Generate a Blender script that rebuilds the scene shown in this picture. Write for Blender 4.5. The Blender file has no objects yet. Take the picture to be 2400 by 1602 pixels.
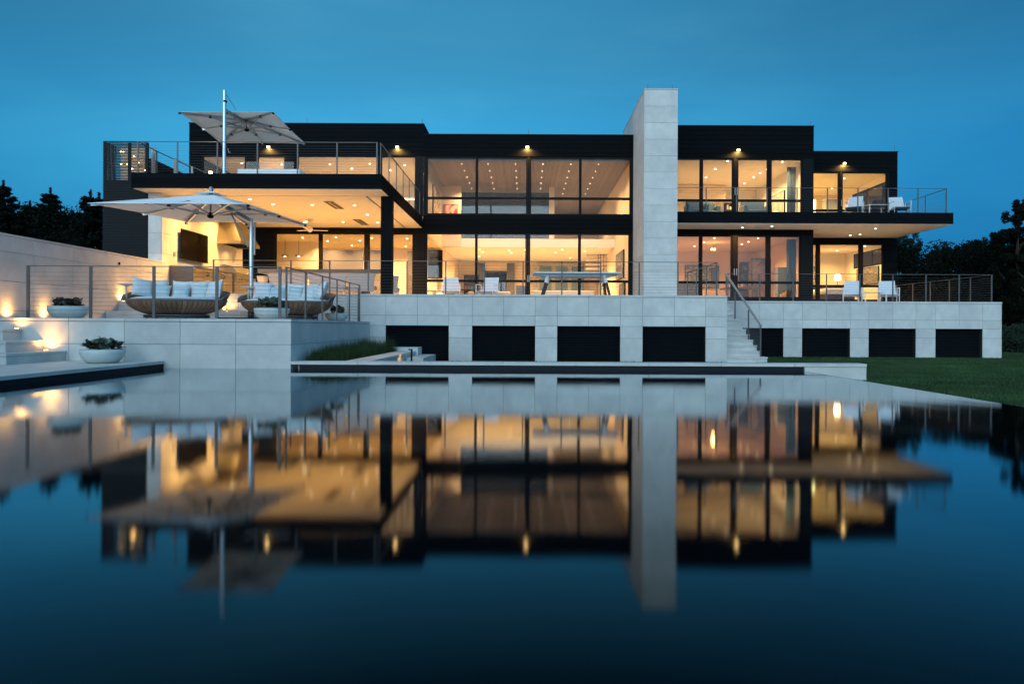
import bpy, math, random
import numpy as np
from mathutils import Matrix, Vector
random.seed(7)
SC = bpy.context.scene
COL = SC.collection
R = math.radians

# ------------------------------------------------------------------ camera
HC = 0.86                                   # lens height above the pool water (z = 0)
FPX = 1600.0                                # focal length in photograph pixels (24 mm on 36 mm)
ROLL = 0.0045
cd = bpy.data.cameras.new('camera'); cam = bpy.data.objects.new('camera', cd); COL.objects.link(cam)
cd.sensor_width = 36; cd.lens = 24; cd.clip_start = 0.05; cd.clip_end = 900
cd.shift_x = -35 / 2400; cd.shift_y = -36 / 2400
cam.matrix_world = Matrix.Translation((0, 0, HC)) @ Matrix.Rotation(R(90), 4, 'X') @ Matrix.Rotation(ROLL, 4, 'Z')
SC.camera = cam

# ------------------------------------------------------------------ dusk sky
w = bpy.data.worlds.new('World'); SC.world = w; w.use_nodes = True
nt = w.node_tree; nt.nodes.clear(); L = nt.links
def N(t, **k):
    n = nt.nodes.new(t)
    for a, b in k.items(): setattr(n, a, b)
    return n
tc = N('ShaderNodeTexCoord'); sp = N('ShaderNodeSeparateXYZ'); L.new(tc.outputs['Generated'], sp.inputs[0])
def ramp(src, stops, interp='EASE'):
    r = N('ShaderNodeValToRGB'); r.color_ramp.interpolation = interp
    e = r.color_ramp.elements
    while len(e) < len(stops): e.new(0.5)
    for k, (p, c) in enumerate(stops): e[k].position = p; e[k].color = (*c, 1)
    L.new(src, r.inputs[0]); return r.outputs[0]
def maprange(src, a, b, c=0., d=1.):
    m = N('ShaderNodeMapRange', interpolation_type='SMOOTHSTEP'); L.new(src, m.inputs[0])
    for i, v in enumerate((a, b, c, d)): m.inputs[i + 1].default_value = v
    return m.outputs[0]
def mix(f, a, b, mode='MIX'):
    m = N('ShaderNodeMix', data_type='RGBA', blend_type=mode)
    if isinstance(f, (int, float)): m.inputs[0].default_value = f
    else: L.new(f, m.inputs[0])
    for s, v in ((6, a), (7, b)):
        if isinstance(v, tuple): m.inputs[s].default_value = (*v, 1)
        else: L.new(v, m.inputs[s])
    return m.outputs[2]
front = ramp(sp.outputs[2], [(0.0, (.022, .29, .60)), (.20, (.048, .44, .81)), (.40, (.050, .30, .53)), (.58, (.020, .11, .24)), (1.0, (.28, .56, .80))])
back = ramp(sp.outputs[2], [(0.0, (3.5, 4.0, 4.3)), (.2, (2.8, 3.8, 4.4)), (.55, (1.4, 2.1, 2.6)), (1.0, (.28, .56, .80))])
az = maprange(sp.outputs[1], .35, -.75)
bx_ = maprange(sp.outputs[0], -.15, .6)
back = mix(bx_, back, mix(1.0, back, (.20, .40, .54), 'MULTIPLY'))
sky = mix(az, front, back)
lr = maprange(sp.outputs[0], -.1, .62)
sky = mix(lr, sky, mix(1.0, sky, (.42, .56, .66), 'MULTIPLY'))
lf = maprange(sp.outputs[0], -.22, -.72)
sky = mix(lf, sky, mix(1.0, sky, (.55, .62, .66), 'MULTIPLY'))
cn = N('ShaderNodeTexNoise'); mp = N('ShaderNodeMapping'); mp.inputs['Scale'].default_value = (1.6, 1.6, 6)
L.new(tc.outputs['Generated'], mp.inputs[0]); L.new(mp.outputs[0], cn.inputs[0]); cn.inputs['Scale'].default_value = 1.7; cn.inputs['Detail'].default_value = 5
cl = ramp(cn.outputs[0], [(.34, (.89, .93, .95)), (.68, (1.20, 1.07, 1.03))])
sky = mix(1.0, sky, cl, 'MULTIPLY')
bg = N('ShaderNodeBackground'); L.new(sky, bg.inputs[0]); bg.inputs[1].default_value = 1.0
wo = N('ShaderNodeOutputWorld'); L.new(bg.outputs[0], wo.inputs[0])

vs = SC.view_settings; vs.view_transform = 'Standard'; vs.look = 'None'; vs.gamma = 1; vs.exposure = 0.0
vs.use_curve_mapping = False
cy = SC.cycles; SC.render.engine = 'CYCLES'
cy.use_denoising = True; cy.sample_clamp_indirect = 6; cy.sample_clamp_direct = 0
cy.max_bounces = 7; cy.diffuse_bounces = 4; cy.glossy_bounces = 4; cy.transparent_max_bounces = 24; cy.transmission_bounces = 4
cy.caustics_reflective = False; cy.caustics_refractive = False
try: cy.use_light_tree = True
except Exception: pass

# ------------------------------------------------------------------ photo pixel -> world point at a real distance Y
def at(px, py, Y):
    dx, dy = px - 1235, py - 765
    return Vector(((dx + ROLL * dy) * Y / FPX, Y, HC - (dy - ROLL * dx) * Y / FPX))
def XX(px, Y, py=600): return at(px, py, Y).x
def ZZ(py, Y, px=1235): return at(px, py, Y).z

# ------------------------------------------------------------------ materials
MATS = {}
def mat(name, col, rough=.6, metal=0., noise=0., nscale=3., bump=0., bscale=40., per_obj=0., emit=None, estr=0., spec=.5, ior=None, coords='pos', stretch=(1, 1, 1), noise2=0., col2=None):
    if name in MATS: return MATS[name]
    m = bpy.data.materials.new(name); m.use_nodes = True
    t = m.node_tree; b = t.nodes['Principled BSDF']
    b.inputs['Base Color'].default_value = (*col, 1); b.inputs['Roughness'].default_value = rough
    b.inputs['Metallic'].default_value = metal; b.inputs['Specular IOR Level'].default_value = spec
    if ior: b.inputs['IOR'].default_value = ior
    if noise or bump or per_obj or col2:
        g = t.nodes.new('ShaderNodeNewGeometry'); mp = t.nodes.new('ShaderNodeMapping'); mp.inputs['Scale'].default_value = stretch
        t.links.new(g.outputs['Position'], mp.inputs[0])
        oi = t.nodes.new('ShaderNodeObjectInfo')
        n1 = t.nodes.new('ShaderNodeTexNoise'); n1.inputs['Scale'].default_value = nscale; n1.inputs['Detail'].default_value = 7; n1.inputs['Roughness'].default_value = .62
        t.links.new(mp.outputs[0], n1.inputs[0])
        if per_obj:
            ad = t.nodes.new('ShaderNodeVectorMath'); ad.operation = 'ADD'
            sc_ = t.nodes.new('ShaderNodeVectorMath'); sc_.operation = 'SCALE'; sc_.inputs['Scale'].default_value = 37
            cmb = t.nodes.new('ShaderNodeCombineXYZ')
            for q in range(3): t.links.new(oi.outputs['Random'], cmb.inputs[q])
            t.links.new(cmb.outputs[0], sc_.inputs[0]); t.links.new(sc_.outputs[0], ad.inputs[0]); t.links.new(mp.outputs[0], ad.inputs[1])
            t.links.new(ad.outputs[0], n1.inputs[0])
        def mr(src, a, b_):
            q = t.nodes.new('ShaderNodeMapRange'); t.links.new(src, q.inputs[0])
            q.inputs[1].default_value = .28; q.inputs[2].default_value = .72; q.inputs[3].default_value = a; q.inputs[4].default_value = b_; return q.outputs[0]
        f = mr(n1.outputs[0], 1 - noise, 1 + noise)
        if per_obj:
            q = t.nodes.new('ShaderNodeMapRange'); t.links.new(oi.outputs['Random'], q.inputs[0]); q.inputs[3].default_value = 1 - per_obj; q.inputs[4].default_value = 1 + per_obj
            mm = t.nodes.new('ShaderNodeMath'); mm.operation = 'MULTIPLY'; t.links.new(f, mm.inputs[0]); t.links.new(q.outputs[0], mm.inputs[1]); f = mm.outputs[0]
        hv = t.nodes.new('ShaderNodeMix'); hv.data_type = 'RGBA'; hv.blend_type = 'MIX'
        hv.inputs[6].default_value = (*col, 1); hv.inputs[7].default_value = (*(col2 or col), 1)
        n3 = t.nodes.new('ShaderNodeTexNoise'); n3.inputs['Scale'].default_value = nscale * .45; n3.inputs['Detail'].default_value = 4
        t.links.new(mp.outputs[0], n3.inputs[0]); t.links.new(mr(n3.outputs[0], 0, 1), hv.inputs[0])
        vm = t.nodes.new('ShaderNodeVectorMath'); vm.operation = 'SCALE'; t.links.new(hv.outputs[2], vm.inputs[0]); t.links.new(f, vm.inputs['Scale'])
        t.links.new(vm.outputs[0], b.inputs['Base Color'])
        rr = mr(n1.outputs[0], max(0, rough - .08), min(1, rough + .08)); t.links.new(rr, b.inputs['Roughness'])
        if bump:
            n2 = t.nodes.new('ShaderNodeTexNoise'); n2.inputs['Scale'].default_value = bscale; n2.inputs['Detail'].default_value = 5
            t.links.new(mp.outputs[0], n2.inputs[0])
            bp = t.nodes.new('ShaderNodeBump'); bp.inputs['Strength'].default_value = bump; bp.inputs['Distance'].default_value = .02
            t.links.new(n2.outputs[0], bp.inputs['Height']); t.links.new(bp.outputs[0], b.inputs['Normal'])
    if emit:
        b.inputs['Emission Color'].default_value = (*emit, 1); b.inputs['Emission Strength'].default_value = estr
    MATS[name] = m; return m

STONE = mat('limestone', (.57, .55, .51), .62, noise=.12, nscale=2.6, bump=.14, bscale=55, per_obj=.065, col2=(.47, .46, .44))
PAVE = mat('limestone_paving', (.54, .51, .47), .55, noise=.14, nscale=2.2, bump=.12, bscale=60, per_obj=.06)
JOINT = mat('joint_mortar', (.030, .028, .026), .95, spec=.05)
BLACK = mat('black_wood', (.0030, .0042, .0052), .75, spec=.06, noise=.35, nscale=2.5, bump=.25, bscale=30, per_obj=.22, stretch=(.25, 1, 6))
BLKF = mat('black_frame', (.0035, .004, .005), .5, spec=.1)
BLKB = mat('black_backing', (.003, .003, .004), .9, spec=.1)
LOUV = mat('black_louvre', (.007, .010, .013), .6, spec=.2)
STEEL = mat('brushed_steel', (.30, .30, .31), .45, metal=.6)
STEELD = mat('dark_steel_post', (.085, .082, .080), .45, metal=.3)
POLE = mat('polished_pole', (.55, .58, .60), .3, metal=.9)
STAIN = mat('stainless', (.34, .31, .24), .32, metal=1.)
SOFFIT = mat('soffit_plaster', (.70, .66, .58), .75, noise=.05, nscale=1.2, per_obj=.02)
WALLW = mat('interior_plaster', (.78, .67, .50), .8, noise=.04, nscale=1.)
WALLW2 = mat('interior_plaster_pale', (.78, .76, .70), .8)
FLOORI = mat('interior_floor', (.42, .36, .29), .45, noise=.12, nscale=2)
WOODS = mat('pale_ceiling_slat', (.25, .21, .205), .65, noise=.2, nscale=3, per_obj=.16)
WOODB = mat('ceiling_backing', (.055, .045, .045), .9)
WHITE = mat('white_paint', (.80, .80, .79), .45)
WHITEM = mat('white_metal', (.70, .70, .70), .4)
SLING = mat('white_sling', (.60, .62, .65), .7, noise=.05, nscale=20)
CUSH = mat('white_cushion', (.66, .67, .68), .85, noise=.06, nscale=9, bump=.2, bscale=25, per_obj=.05)
CUSHS = mat('pale_stripe_cushion', (.36, .50, .53), .85, noise=.15, nscale=8, bump=.2, bscale=25, per_obj=.05, stretch=(.4, .4, 5), col2=(.58, .62, .61))
WICK = mat('brown_wicker', (.21, .105, .055), .7, noise=.3, nscale=14, bump=.6, bscale=120, per_obj=.34)
WICKG = mat('grey_wicker', (.12, .105, .095), .7, noise=.3, nscale=20, bump=.5, bscale=120)
CANV = mat('canvas', (.90, .89, .88), .85, noise=.04, nscale=5, bump=.1, bscale=60)
_t = CANV.node_tree; _b = _t.nodes['Principled BSDF']; _tl = _t.nodes.new('ShaderNodeBsdfTranslucent'); _tl.inputs[0].default_value = (.95, .90, .86, 1)
_mx = _t.nodes.new('ShaderNodeMixShader'); _mx.inputs[0].default_value = .22
_t.links.new(_b.outputs[0], _mx.inputs[1]); _t.links.new(_tl.outputs[0], _mx.inputs[2]); _t.links.new(_mx.outputs[0], _t.nodes['Material Output'].inputs[0])
BOWL = mat('white_concrete_bowl', (.52, .55, .52), .6, noise=.1, nscale=5, bump=.1)
LEAFG = mat('green_leaf', (.075, .11, .065), .5, per_obj=.35, noise=.25, nscale=18, col2=(.16, .16, .12))
LEAFR = mat('bronze_leaf', (.11, .050, .042), .5, per_obj=.35, noise=.25, nscale=18, col2=(.06, .06, .04))
SOIL = mat('soil', (.035, .025, .018), .95)
LAWNM = mat('lawn_turf', (.024, .054, .021), .9, spec=.1, noise=.45, nscale=.8, bump=.9, bscale=90, col2=(.021, .040, .014))
BLADE = mat('grass_blade', (.031, .074, .026), .8, spec=.1, noise=.6, nscale=.9, col2=(.046, .080, .028))
TUFT = mat('ornamental_grass', (.026, .052, .018), .8, spec=.1, noise=.4, nscale=5, col2=(.045, .06, .022))
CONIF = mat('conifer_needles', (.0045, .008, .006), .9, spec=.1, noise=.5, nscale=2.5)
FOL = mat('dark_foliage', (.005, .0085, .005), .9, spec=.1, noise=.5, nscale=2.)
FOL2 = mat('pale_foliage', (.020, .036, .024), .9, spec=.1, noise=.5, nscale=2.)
BARK = mat('bark', (.05, .045, .04), .9, spec=.1, noise=.3, nscale=6)
DARKW = mat('dark_wood', (.018, .010, .007), .6, noise=.3, nscale=6)
TOPD = mat('dark_tabletop', (.055, .048, .042), .4)
TAUPE = mat('taupe_panel', (.13, .11, .10), .6)
SEATF = mat('shaded_seat_fabric', (.30, .30, .31), .9)  # pale fabric, with the shade under the deck put into its colour
GREYF = mat('grey_fabric', (.30, .29, .28), .9)
BLUEF = mat('blue_grey_fabric', (.10, .16, .20), .9)
SCREENM = mat('tv_screen', (.002, .002, .002), .15)
_t = SCREENM.node_tree; _d = _t.nodes.new('ShaderNodeBsdfDiffuse'); _d.inputs[0].default_value = (.004, .0035, .003, 1)
_g = _t.nodes.new('ShaderNodeBsdfGlossy'); _g.inputs['Roughness'].default_value = .03; _m = _t.nodes.new('ShaderNodeMixShader'); _m.inputs[0].default_value = .012
_t.links.new(_d.outputs[0], _m.inputs[1]); _t.links.new(_g.outputs[0], _m.inputs[2]); _t.links.new(_m.outputs[0], _t.nodes['Material Output'].inputs[0])
TILE = mat('dark_pool_tile', (.005, .008, .013), .6, spec=.2)
EMIS = {}
def emis(name, c, s):
    return mat(name, c, .5, emit=c, estr=s)
WARM = (1.0, .50, .13); WARMW = (1.0, .58, .18)
BULB = emis('lamp_glow', (1.0, .58, .20), 26)
BULBW = emis('downlight_glow', (1.0, .78, .48), 10)
DOT = emis('small_downlight_glow', (1.0, .80, .55), 5)
COVE = emis('cove_glow', (1.0, .70, .34), 3)

def glassmat(name, tint=(1, 1, 1), extra=.03, rough=0.0):
    m = bpy.data.materials.new(name); m.use_nodes = True; t = m.node_tree; t.nodes.clear()
    tr = t.nodes.new('ShaderNodeBsdfTransparent'); tr.inputs[0].default_value = (*tint, 1)
    gl = t.nodes.new('ShaderNodeBsdfGlossy'); gl.inputs['Roughness'].default_value = rough
    fr = t.nodes.new('ShaderNodeFresnel'); fr.inputs[0].default_value = 1.5
    ad = t.nodes.new('ShaderNodeMath'); ad.operation = 'ADD'; ad.inputs[1].default_value = extra
    mx = t.nodes.new('ShaderNodeMixShader'); o = t.nodes.new('ShaderNodeOutputMaterial')
    t.links.new(fr.outputs[0], ad.inputs[0]); t.links.new(ad.outputs[0], mx.inputs[0])
    t.links.new(tr.outputs[0], mx.inputs[1]); t.links.new(gl.outputs[0], mx.inputs[2]); t.links.new(mx.outputs[0], o.inputs[0])
    MATS[name] = m; return m
GLASS = glassmat('window_glass', (.98, .98, .97), -.032)
GLASST = glassmat('tinted_glass', (.92, .83, .75), -.01)
GLASSD = glassmat('dark_glass', (.28, .30, .34), .03)

def art(name, cols, scale=3.):
    m = bpy.data.materials.new(name); m.use_nodes = True; t = m.node_tree; b = t.nodes['Principled BSDF']
    g = t.nodes.new('ShaderNodeNewGeometry'); n = t.nodes.new('ShaderNodeTexNoise'); n.inputs['Scale'].default_value = scale; n.inputs['Distortion'].default_value = 1.2
    r = t.nodes.new('ShaderNodeValToRGB'); r.color_ramp.interpolation = 'CONSTANT' if scale > 1.5 else 'LINEAR'
    e = r.color_ramp.elements
    while len(e) < len(cols): e.new(.5)
    for k, c in enumerate(cols): e[k].position = .32 + .36 * k / len(cols); e[k].color = (*c, 1)
    t.links.new(g.outputs['Position'], n.inputs[0]); t.links.new(n.outputs[0], r.inputs[0]); t.links.new(r.outputs[0], b.inputs['Base Color'])
    b.inputs['Roughness'].default_value = .7; return m

# ------------------------------------------------------------------ object helpers
def tag(o, label=None, cat=None, group=None, kind=None):
    if label: o['label'] = label
    if cat: o['category'] = cat
    if group: o['group'] = group
    if kind: o['kind'] = kind
    return o
def world(o):
    m = o.matrix_basis.copy()
    if o.parent: m = world(o.parent) @ o.matrix_parent_inverse @ m
    return m
def link(o, parent=None):
    COL.objects.link(o)
    if parent is not None:
        o.parent = parent; o.matrix_parent_inverse = world(parent).inverted()
    return o
def thing(name, loc, label=None, cat=None, group=None, kind=None, rz=0., parent=None):
    o = bpy.data.objects.new(name, None); o.empty_display_size = .2
    o.location = loc; o.rotation_euler = (0, 0, rz); link(o, parent); return tag(o, label, cat, group, kind)
MC = {}
CV = [(-.5, -.5, -.5), (.5, -.5, -.5), (.5, .5, -.5), (-.5, .5, -.5), (-.5, -.5, .5), (.5, -.5, .5), (.5, .5, .5), (-.5, .5, .5)]
CF = [(0, 3, 2, 1), (4, 5, 6, 7), (0, 1, 5, 4), (1, 2, 6, 5), (2, 3, 7, 6), (3, 0, 4, 7)]
def unit(kind, m):
    k = (kind, m.name)
    if k in MC: return MC[k]
    me = bpy.data.meshes.new(kind)
    if kind == 'box': me.from_pydata(CV, [], CF)
    else:
        n = 10 if kind == 'rod' else 20
        v = [(math.cos(2 * math.pi * i / n), math.sin(2 * math.pi * i / n), z) for z in (0, 1) for i in range(n)]
        f = [(i, (i + 1) % n, n + (i + 1) % n, n + i) for i in range(n)] + [tuple(range(n - 1, -1, -1)), tuple(range(n, 2 * n))]
        me.from_pydata(v, [], f)
        for p in me.polygons: p.use_smooth = len(p.vertices) == 4
    me.materials.append(m); MC[k] = me; return me
def box(name, x, y, z, m, parent=None, rz=0.):
    o = bpy.data.objects.new(name, unit('box', m))
    o.location = ((x[0] + x[1]) / 2, (y[0] + y[1]) / 2, (z[0] + z[1]) / 2)
    o.scale = (abs(x[1] - x[0]), abs(y[1] - y[0]), abs(z[1] - z[0])); o.rotation_euler = (0, 0, rz)
    return link(o, parent)
def rod(name, p0, p1, r, m, parent=None, kind='rod'):
    p0, p1 = Vector(p0), Vector(p1); d = p1 - p0
    o = bpy.data.objects.new(name, unit(kind, m)); q = d.to_track_quat('Z', 'Y')
    o.rotation_mode = 'QUATERNION'; o.rotation_quaternion = q; o.location = p0; o.scale = (r, r, d.length)
    return link(o, parent)
def bar(name, p0, p1, wx, wz, m, parent=None):
    """square bar from p0 to p1, wx wide, wz thick"""
    p0, p1 = Vector(p0), Vector(p1); d = p1 - p0
    o = bpy.data.objects.new(name, unit('box', m))
    q = d.to_track_quat('Y', 'Z'); o.rotation_mode = 'QUATERNION'; o.rotation_quaternion = q
    o.location = (p0 + p1) / 2; o.scale = (wx, d.length, wz); return link(o, parent)
class MB:
    def __init__(s): s.v = []; s.f = []
    def box(s, x, y, z):
        b = len(s.v); X, Y, Z = x, y, z
        s.v += [(X[i], Y[j], Z[k]) for (i, j, k) in ((0, 0, 0), (1, 0, 0), (1, 1, 0), (0, 1, 0), (0, 0, 1), (1, 0, 1), (1, 1, 1), (0, 1, 1))]
        s.f += [tuple(b + q for q in f) for f in CF]; return s
    def bar(s, p0, p1, w, h):
        p0, p1 = Vector(p0), Vector(p1); d = p1 - p0; mt = Matrix.Translation((p0 + p1) / 2) @ d.to_track_quat('Y', 'Z').to_matrix().to_4x4()
        b = len(s.v); s.v += [tuple(mt @ Vector((c[0] * w, c[1] * d.length, c[2] * h))) for c in CV]; s.f += [tuple(b + q for q in f) for f in CF]; return s
    def tube(s, pts, r, n=8):
        pts = [Vector(p) for p in pts]; b = len(s.v)
        for i, p in enumerate(pts):
            d = (pts[min(i + 1, len(pts) - 1)] - pts[max(i - 1, 0)]).normalized(); q = d.to_track_quat('Z', 'Y')
            rr = r[i] if isinstance(r, (list, tuple)) else r
            s.v += [tuple(p + q @ Vector((rr * math.cos(2 * math.pi * k / n), rr * math.sin(2 * math.pi * k / n), 0))) for k in range(n)]
        for i in range(len(pts) - 1):
            for k in range(n): s.f.append((b + i * n + k, b + i * n + (k + 1) % n, b + (i + 1) * n + (k + 1) % n, b + (i + 1) * n + k))
        s.f.append(tuple(b + k for k in range(n - 1, -1, -1))); s.f.append(tuple(b + (len(pts) - 1) * n + k for k in range(n))); return s
    def lathe(s, prof, c=(0, 0, 0), n=28, ex=1., ey=1.):
        b = len(s.v)
        for (r, z) in prof: s.v += [(c[0] + ex * r * math.cos(2 * math.pi * k / n), c[1] + ey * r * math.sin(2 * math.pi * k / n), c[2] + z) for k in range(n)]
        for i in range(len(prof) - 1):
            for k in range(n): s.f.append((b + i * n + k, b + i * n + (k + 1) % n, b + (i + 1) * n + (k + 1) % n, b + (i + 1) * n + k))
        return s
    def poly(s, vs, fs):
        b = len(s.v); s.v += [tuple(v) for v in vs]; s.f += [tuple(b + q for q in f) for f in fs]; return s
    def build(s, name, m, parent=None, smooth=False, origin=None):
        vs = s.v
        if origin is None:
            a = np.array(vs); origin = (float(a[:, 0].mean()), float(a[:, 1].mean()), float(a[:, 2].min()))
        me = bpy.data.meshes.new(name); me.from_pydata([(v[0] - origin[0], v[1] - origin[1], v[2] - origin[2]) for v in vs], [], s.f); me.materials.append(m)
        if smooth:
            for p in me.polygons: p.use_smooth = True
        o = bpy.data.objects.new(name, me); o.location = origin; return link(o, parent)
def dup(root, loc, rz=None, label=None, group=None):
    kids = {}
    for o in list(COL.objects):
        if o.parent: kids.setdefault(o.parent.name, []).append(o)
    def cp(o, par):
        c = o.copy(); COL.objects.link(c)
        if par: c.parent = par
        for k in kids.get(o.name, []): cp(k, c)
        return c
    r = cp(root, None); r.location = loc
    if rz is not None: r.rotation_euler = (0, 0, rz)
    if label: r['label'] = label
    if group: r['group'] = group
    return r
def rbox(name, x, y, z, r, m, parent=None, seg=2):
    import bmesh
    bm = bmesh.new(); bmesh.ops.create_cube(bm, size=1)
    for v in bm.verts:
        v.co.x *= x[1] - x[0]; v.co.y *= y[1] - y[0]; v.co.z *= z[1] - z[0]
    bmesh.ops.bevel(bm, geom=list(bm.edges), offset=r, segments=seg, profile=.6, affect='EDGES')
    me = bpy.data.meshes.new(name); bm.to_mesh(me); bm.free(); me.materials.append(m)
    for p in me.polygons: p.use_smooth = True
    o = bpy.data.objects.new(name, me); o.location = ((x[0] + x[1]) / 2, (y[0] + y[1]) / 2, (z[0] + z[1]) / 2); return link(o, parent)
def lamp(kind, loc, power, col=WARM, size=.1, parent=None, aim=None, angle=60, blend=.4, spread=140):
    l = bpy.data.lights.new('lamp_light', kind); l.energy = power; l.color = col
    if kind == 'AREA': l.shape = 'DISK'; l.size = size; l.spread = R(spread)
    elif kind == 'SPOT': l.spot_size = R(angle); l.spot_blend = blend; l.shadow_soft_size = size
    else: l.shadow_soft_size = size
    o = bpy.data.objects.new('lamp_light', l); o.location = loc
    if aim is not None:
        o.rotation_mode = 'QUATERNION'; o.rotation_quaternion = Vector(aim).to_track_quat('-Z', 'Y')
    return link(o, parent)
def downlight(x, y, z, power, parent, col=WARMW, r=.055):
    """recessed ceiling spot: trim ring with glowing disc, and its light"""
    o = rod('downlight', (x, y, z - .012), (x, y, z + .02), r * .72, BULBW, parent, 'disc')
    if power: lamp('AREA', (x, y, z - .016), power, col, r * 2, o)
    return o
# ================================================================== SITE
ZL = -0.20          # lawn
ZT = 1.825          # terrace floor
ZP = 0.99           # sofa platform
ZD = 0.134          # low pool deck and coping
Y1 = 13.8           # far pool edge, platform front
YC = 20.7           # centre terrace front
YR = 24.75          # right terrace front
YB = 28.6           # right balcony front
YF = 30.3           # main facade
YE = 32.95          # end block facade
YD = 21.8           # upper deck front
ZS, ZU = 5.215, 5.71   # soffit, upper floor
XW = -12.04         # tv wall plane
G = .008

def panels_x(parent, y, xs, zs, m=STONE, skip=None, t=.03, name='stone_panel'):
    for i in range(len(xs) - 1):
        for k in range(len(zs) - 1):
            if skip and skip(i, k, (xs[i] + xs[i + 1]) / 2, (zs[k] + zs[k + 1]) / 2): continue
            j = random.uniform(-.0015, .0015)
            box(name, (xs[i] + G / 2, xs[i + 1] - G / 2), (y + j, y + t), (zs[k] + G / 2, zs[k + 1] - G / 2), m, parent)
def panels_y(parent, x, ys, zs, side=1, m=STONE, t=.03, name='stone_panel', skip=None):
    for i in range(len(ys) - 1):
        for k in range(len(zs) - 1):
            if skip and skip(i, k, (ys[i] + ys[i + 1]) / 2, (zs[k] + zs[k + 1]) / 2): continue
            j = random.uniform(-.0015, .0015)
            a, b = (x - t, x + j) if side > 0 else (x + j, x + t)
            box(name, (a, b), (ys[i] + G / 2, ys[i + 1] - G / 2), (zs[k] + G / 2, zs[k + 1] - G / 2), m, parent)

# lawn: one sheet to the horizon with the pool cut out
xs = [-400, -40, -7.34, 5.6, 6.9, 40, 400]; ys = [-400, -6, Y1 + .05, 60, 400]
vs = [(x, y, ZL) for y in ys for x in xs]; fs = []
for j in range(len(ys) - 1):
    for i in range(len(xs) - 1):
        if j == 1 and i in (2,): continue
        fs.append((j * 7 + i, j * 7 + i + 1, (j + 1) * 7 + i + 1, (j + 1) * 7 + i))
me = bpy.data.meshes.new('lawn'); me.from_pydata(vs, [], fs); me.materials.append(LAWNM)
lawn = link(bpy.data.objects.new('lawn', me)); tag(lawn, 'short mown dark green lawn around the pool and house', None, None, 'structure')

# pool: tiled basin and water
wm = bpy.data.materials.new('pool_water'); wm.use_nodes = True; t = wm.node_tree; b = t.nodes['Principled BSDF']
b.inputs['Base Color'].default_value = (.0004, .0015, .0028, 1); b.inputs['Roughness'].default_value = .058; b.inputs['IOR'].default_value = 1.46
b.inputs['Specular IOR Level'].default_value = .5; b.inputs['Specular Tint'].default_value = (.84, .94, 1, 1)
g = t.nodes.new('ShaderNodeNewGeometry'); mp = t.nodes.new('ShaderNodeMapping'); mp.inputs['Scale'].default_value = (1.0, .55, 1)
n = t.nodes.new('ShaderNodeTexNoise'); n.inputs['Scale'].default_value = .9; n.inputs['Detail'].default_value = 2
bp = t.nodes.new('ShaderNodeBump'); bp.inputs['Strength'].default_value = .10; bp.inputs['Distance'].default_value = .02
t.links.new(g.outputs['Position'], mp.inputs[0]); t.links.new(mp.outputs[0], n.inputs[0]); t.links.new(n.outputs[0], bp.inputs['Height']); t.links.new(bp.outputs[0], b.inputs['Normal'])
df = t.nodes.new('ShaderNodeBsdfDiffuse'); df.inputs[0].default_value = (.0004, .0012, .0022, 1)
gl = t.nodes.new('ShaderNodeBsdfAnisotropic'); gl.distribution = 'BECKMANN'; gl.inputs['Roughness'].default_value = .066; gl.inputs['Color'].default_value = (.90, .97, 1, 1)
fr = t.nodes.new('ShaderNodeFresnel'); fr.inputs[0].default_value = 1.40
sb = t.nodes.new('ShaderNodeMath'); sb.operation = 'SUBTRACT'; sb.inputs[1].default_value = .07
mu_ = t.nodes.new('ShaderNodeMath'); mu_.operation = 'MULTIPLY'; mu_.inputs[1].default_value = 1.6; mu_.use_clamp = True
mn_ = t.nodes.new('ShaderNodeMath'); mn_.operation = 'SMOOTH_MIN'; mn_.inputs[1].default_value = .80; mn_.inputs[2].default_value = .2
mx = t.nodes.new('ShaderNodeMixShader'); t.links.new(fr.outputs[0], sb.inputs[0]); t.links.new(sb.outputs[0], mu_.inputs[0]); t.links.new(mu_.outputs[0], mn_.inputs[0]); t.links.new(mn_.outputs[0], mx.inputs[0])
t.links.new(df.outputs[0], mx.inputs[1]); t.links.new(gl.outputs[0], mx.inputs[2]); t.links.new(bp.outputs[0], gl.inputs['Normal'])
t.links.new(mx.outputs[0], t.nodes['Material Output'].inputs[0])
me = bpy.data.meshes.new('pool_water'); ZW = -.012
me.from_pydata([(-7.34, -6, ZW), (5.55, -6, ZW), (5.55, Y1 + .04, ZW), (-7.34, Y1 + .04, ZW)], [], [(0, 1, 2, 3)]); me.materials.append(wm)
tag(link(bpy.data.objects.new('pool_water', me)), 'still dark pool water mirroring the lit house', None, None, 'structure')
basin = thing('pool_basin', (0, 4, -1.2), 'dark tiled pool basin with an overflow edge on the right', None, None, 'structure')
box('basin_floor', (-7.5, 5.6), (-6, Y1 + .06), (-1.3, -1.2), TILE, basin)
box('basin_wall', (-7.54, -7.342), (-6, Y1 + .02), (-1.2, ZD - .062), TILE, basin)
box('basin_wall', (-4.6, 5.60), (Y1 + .02, Y1 + .2), (-1.2, ZD - .062), TILE, basin)
box('overflow_edge', (5.552, 5.60), (-6, Y1 + .018), (-1.2, ZW - .004), TILE, basin)

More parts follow.
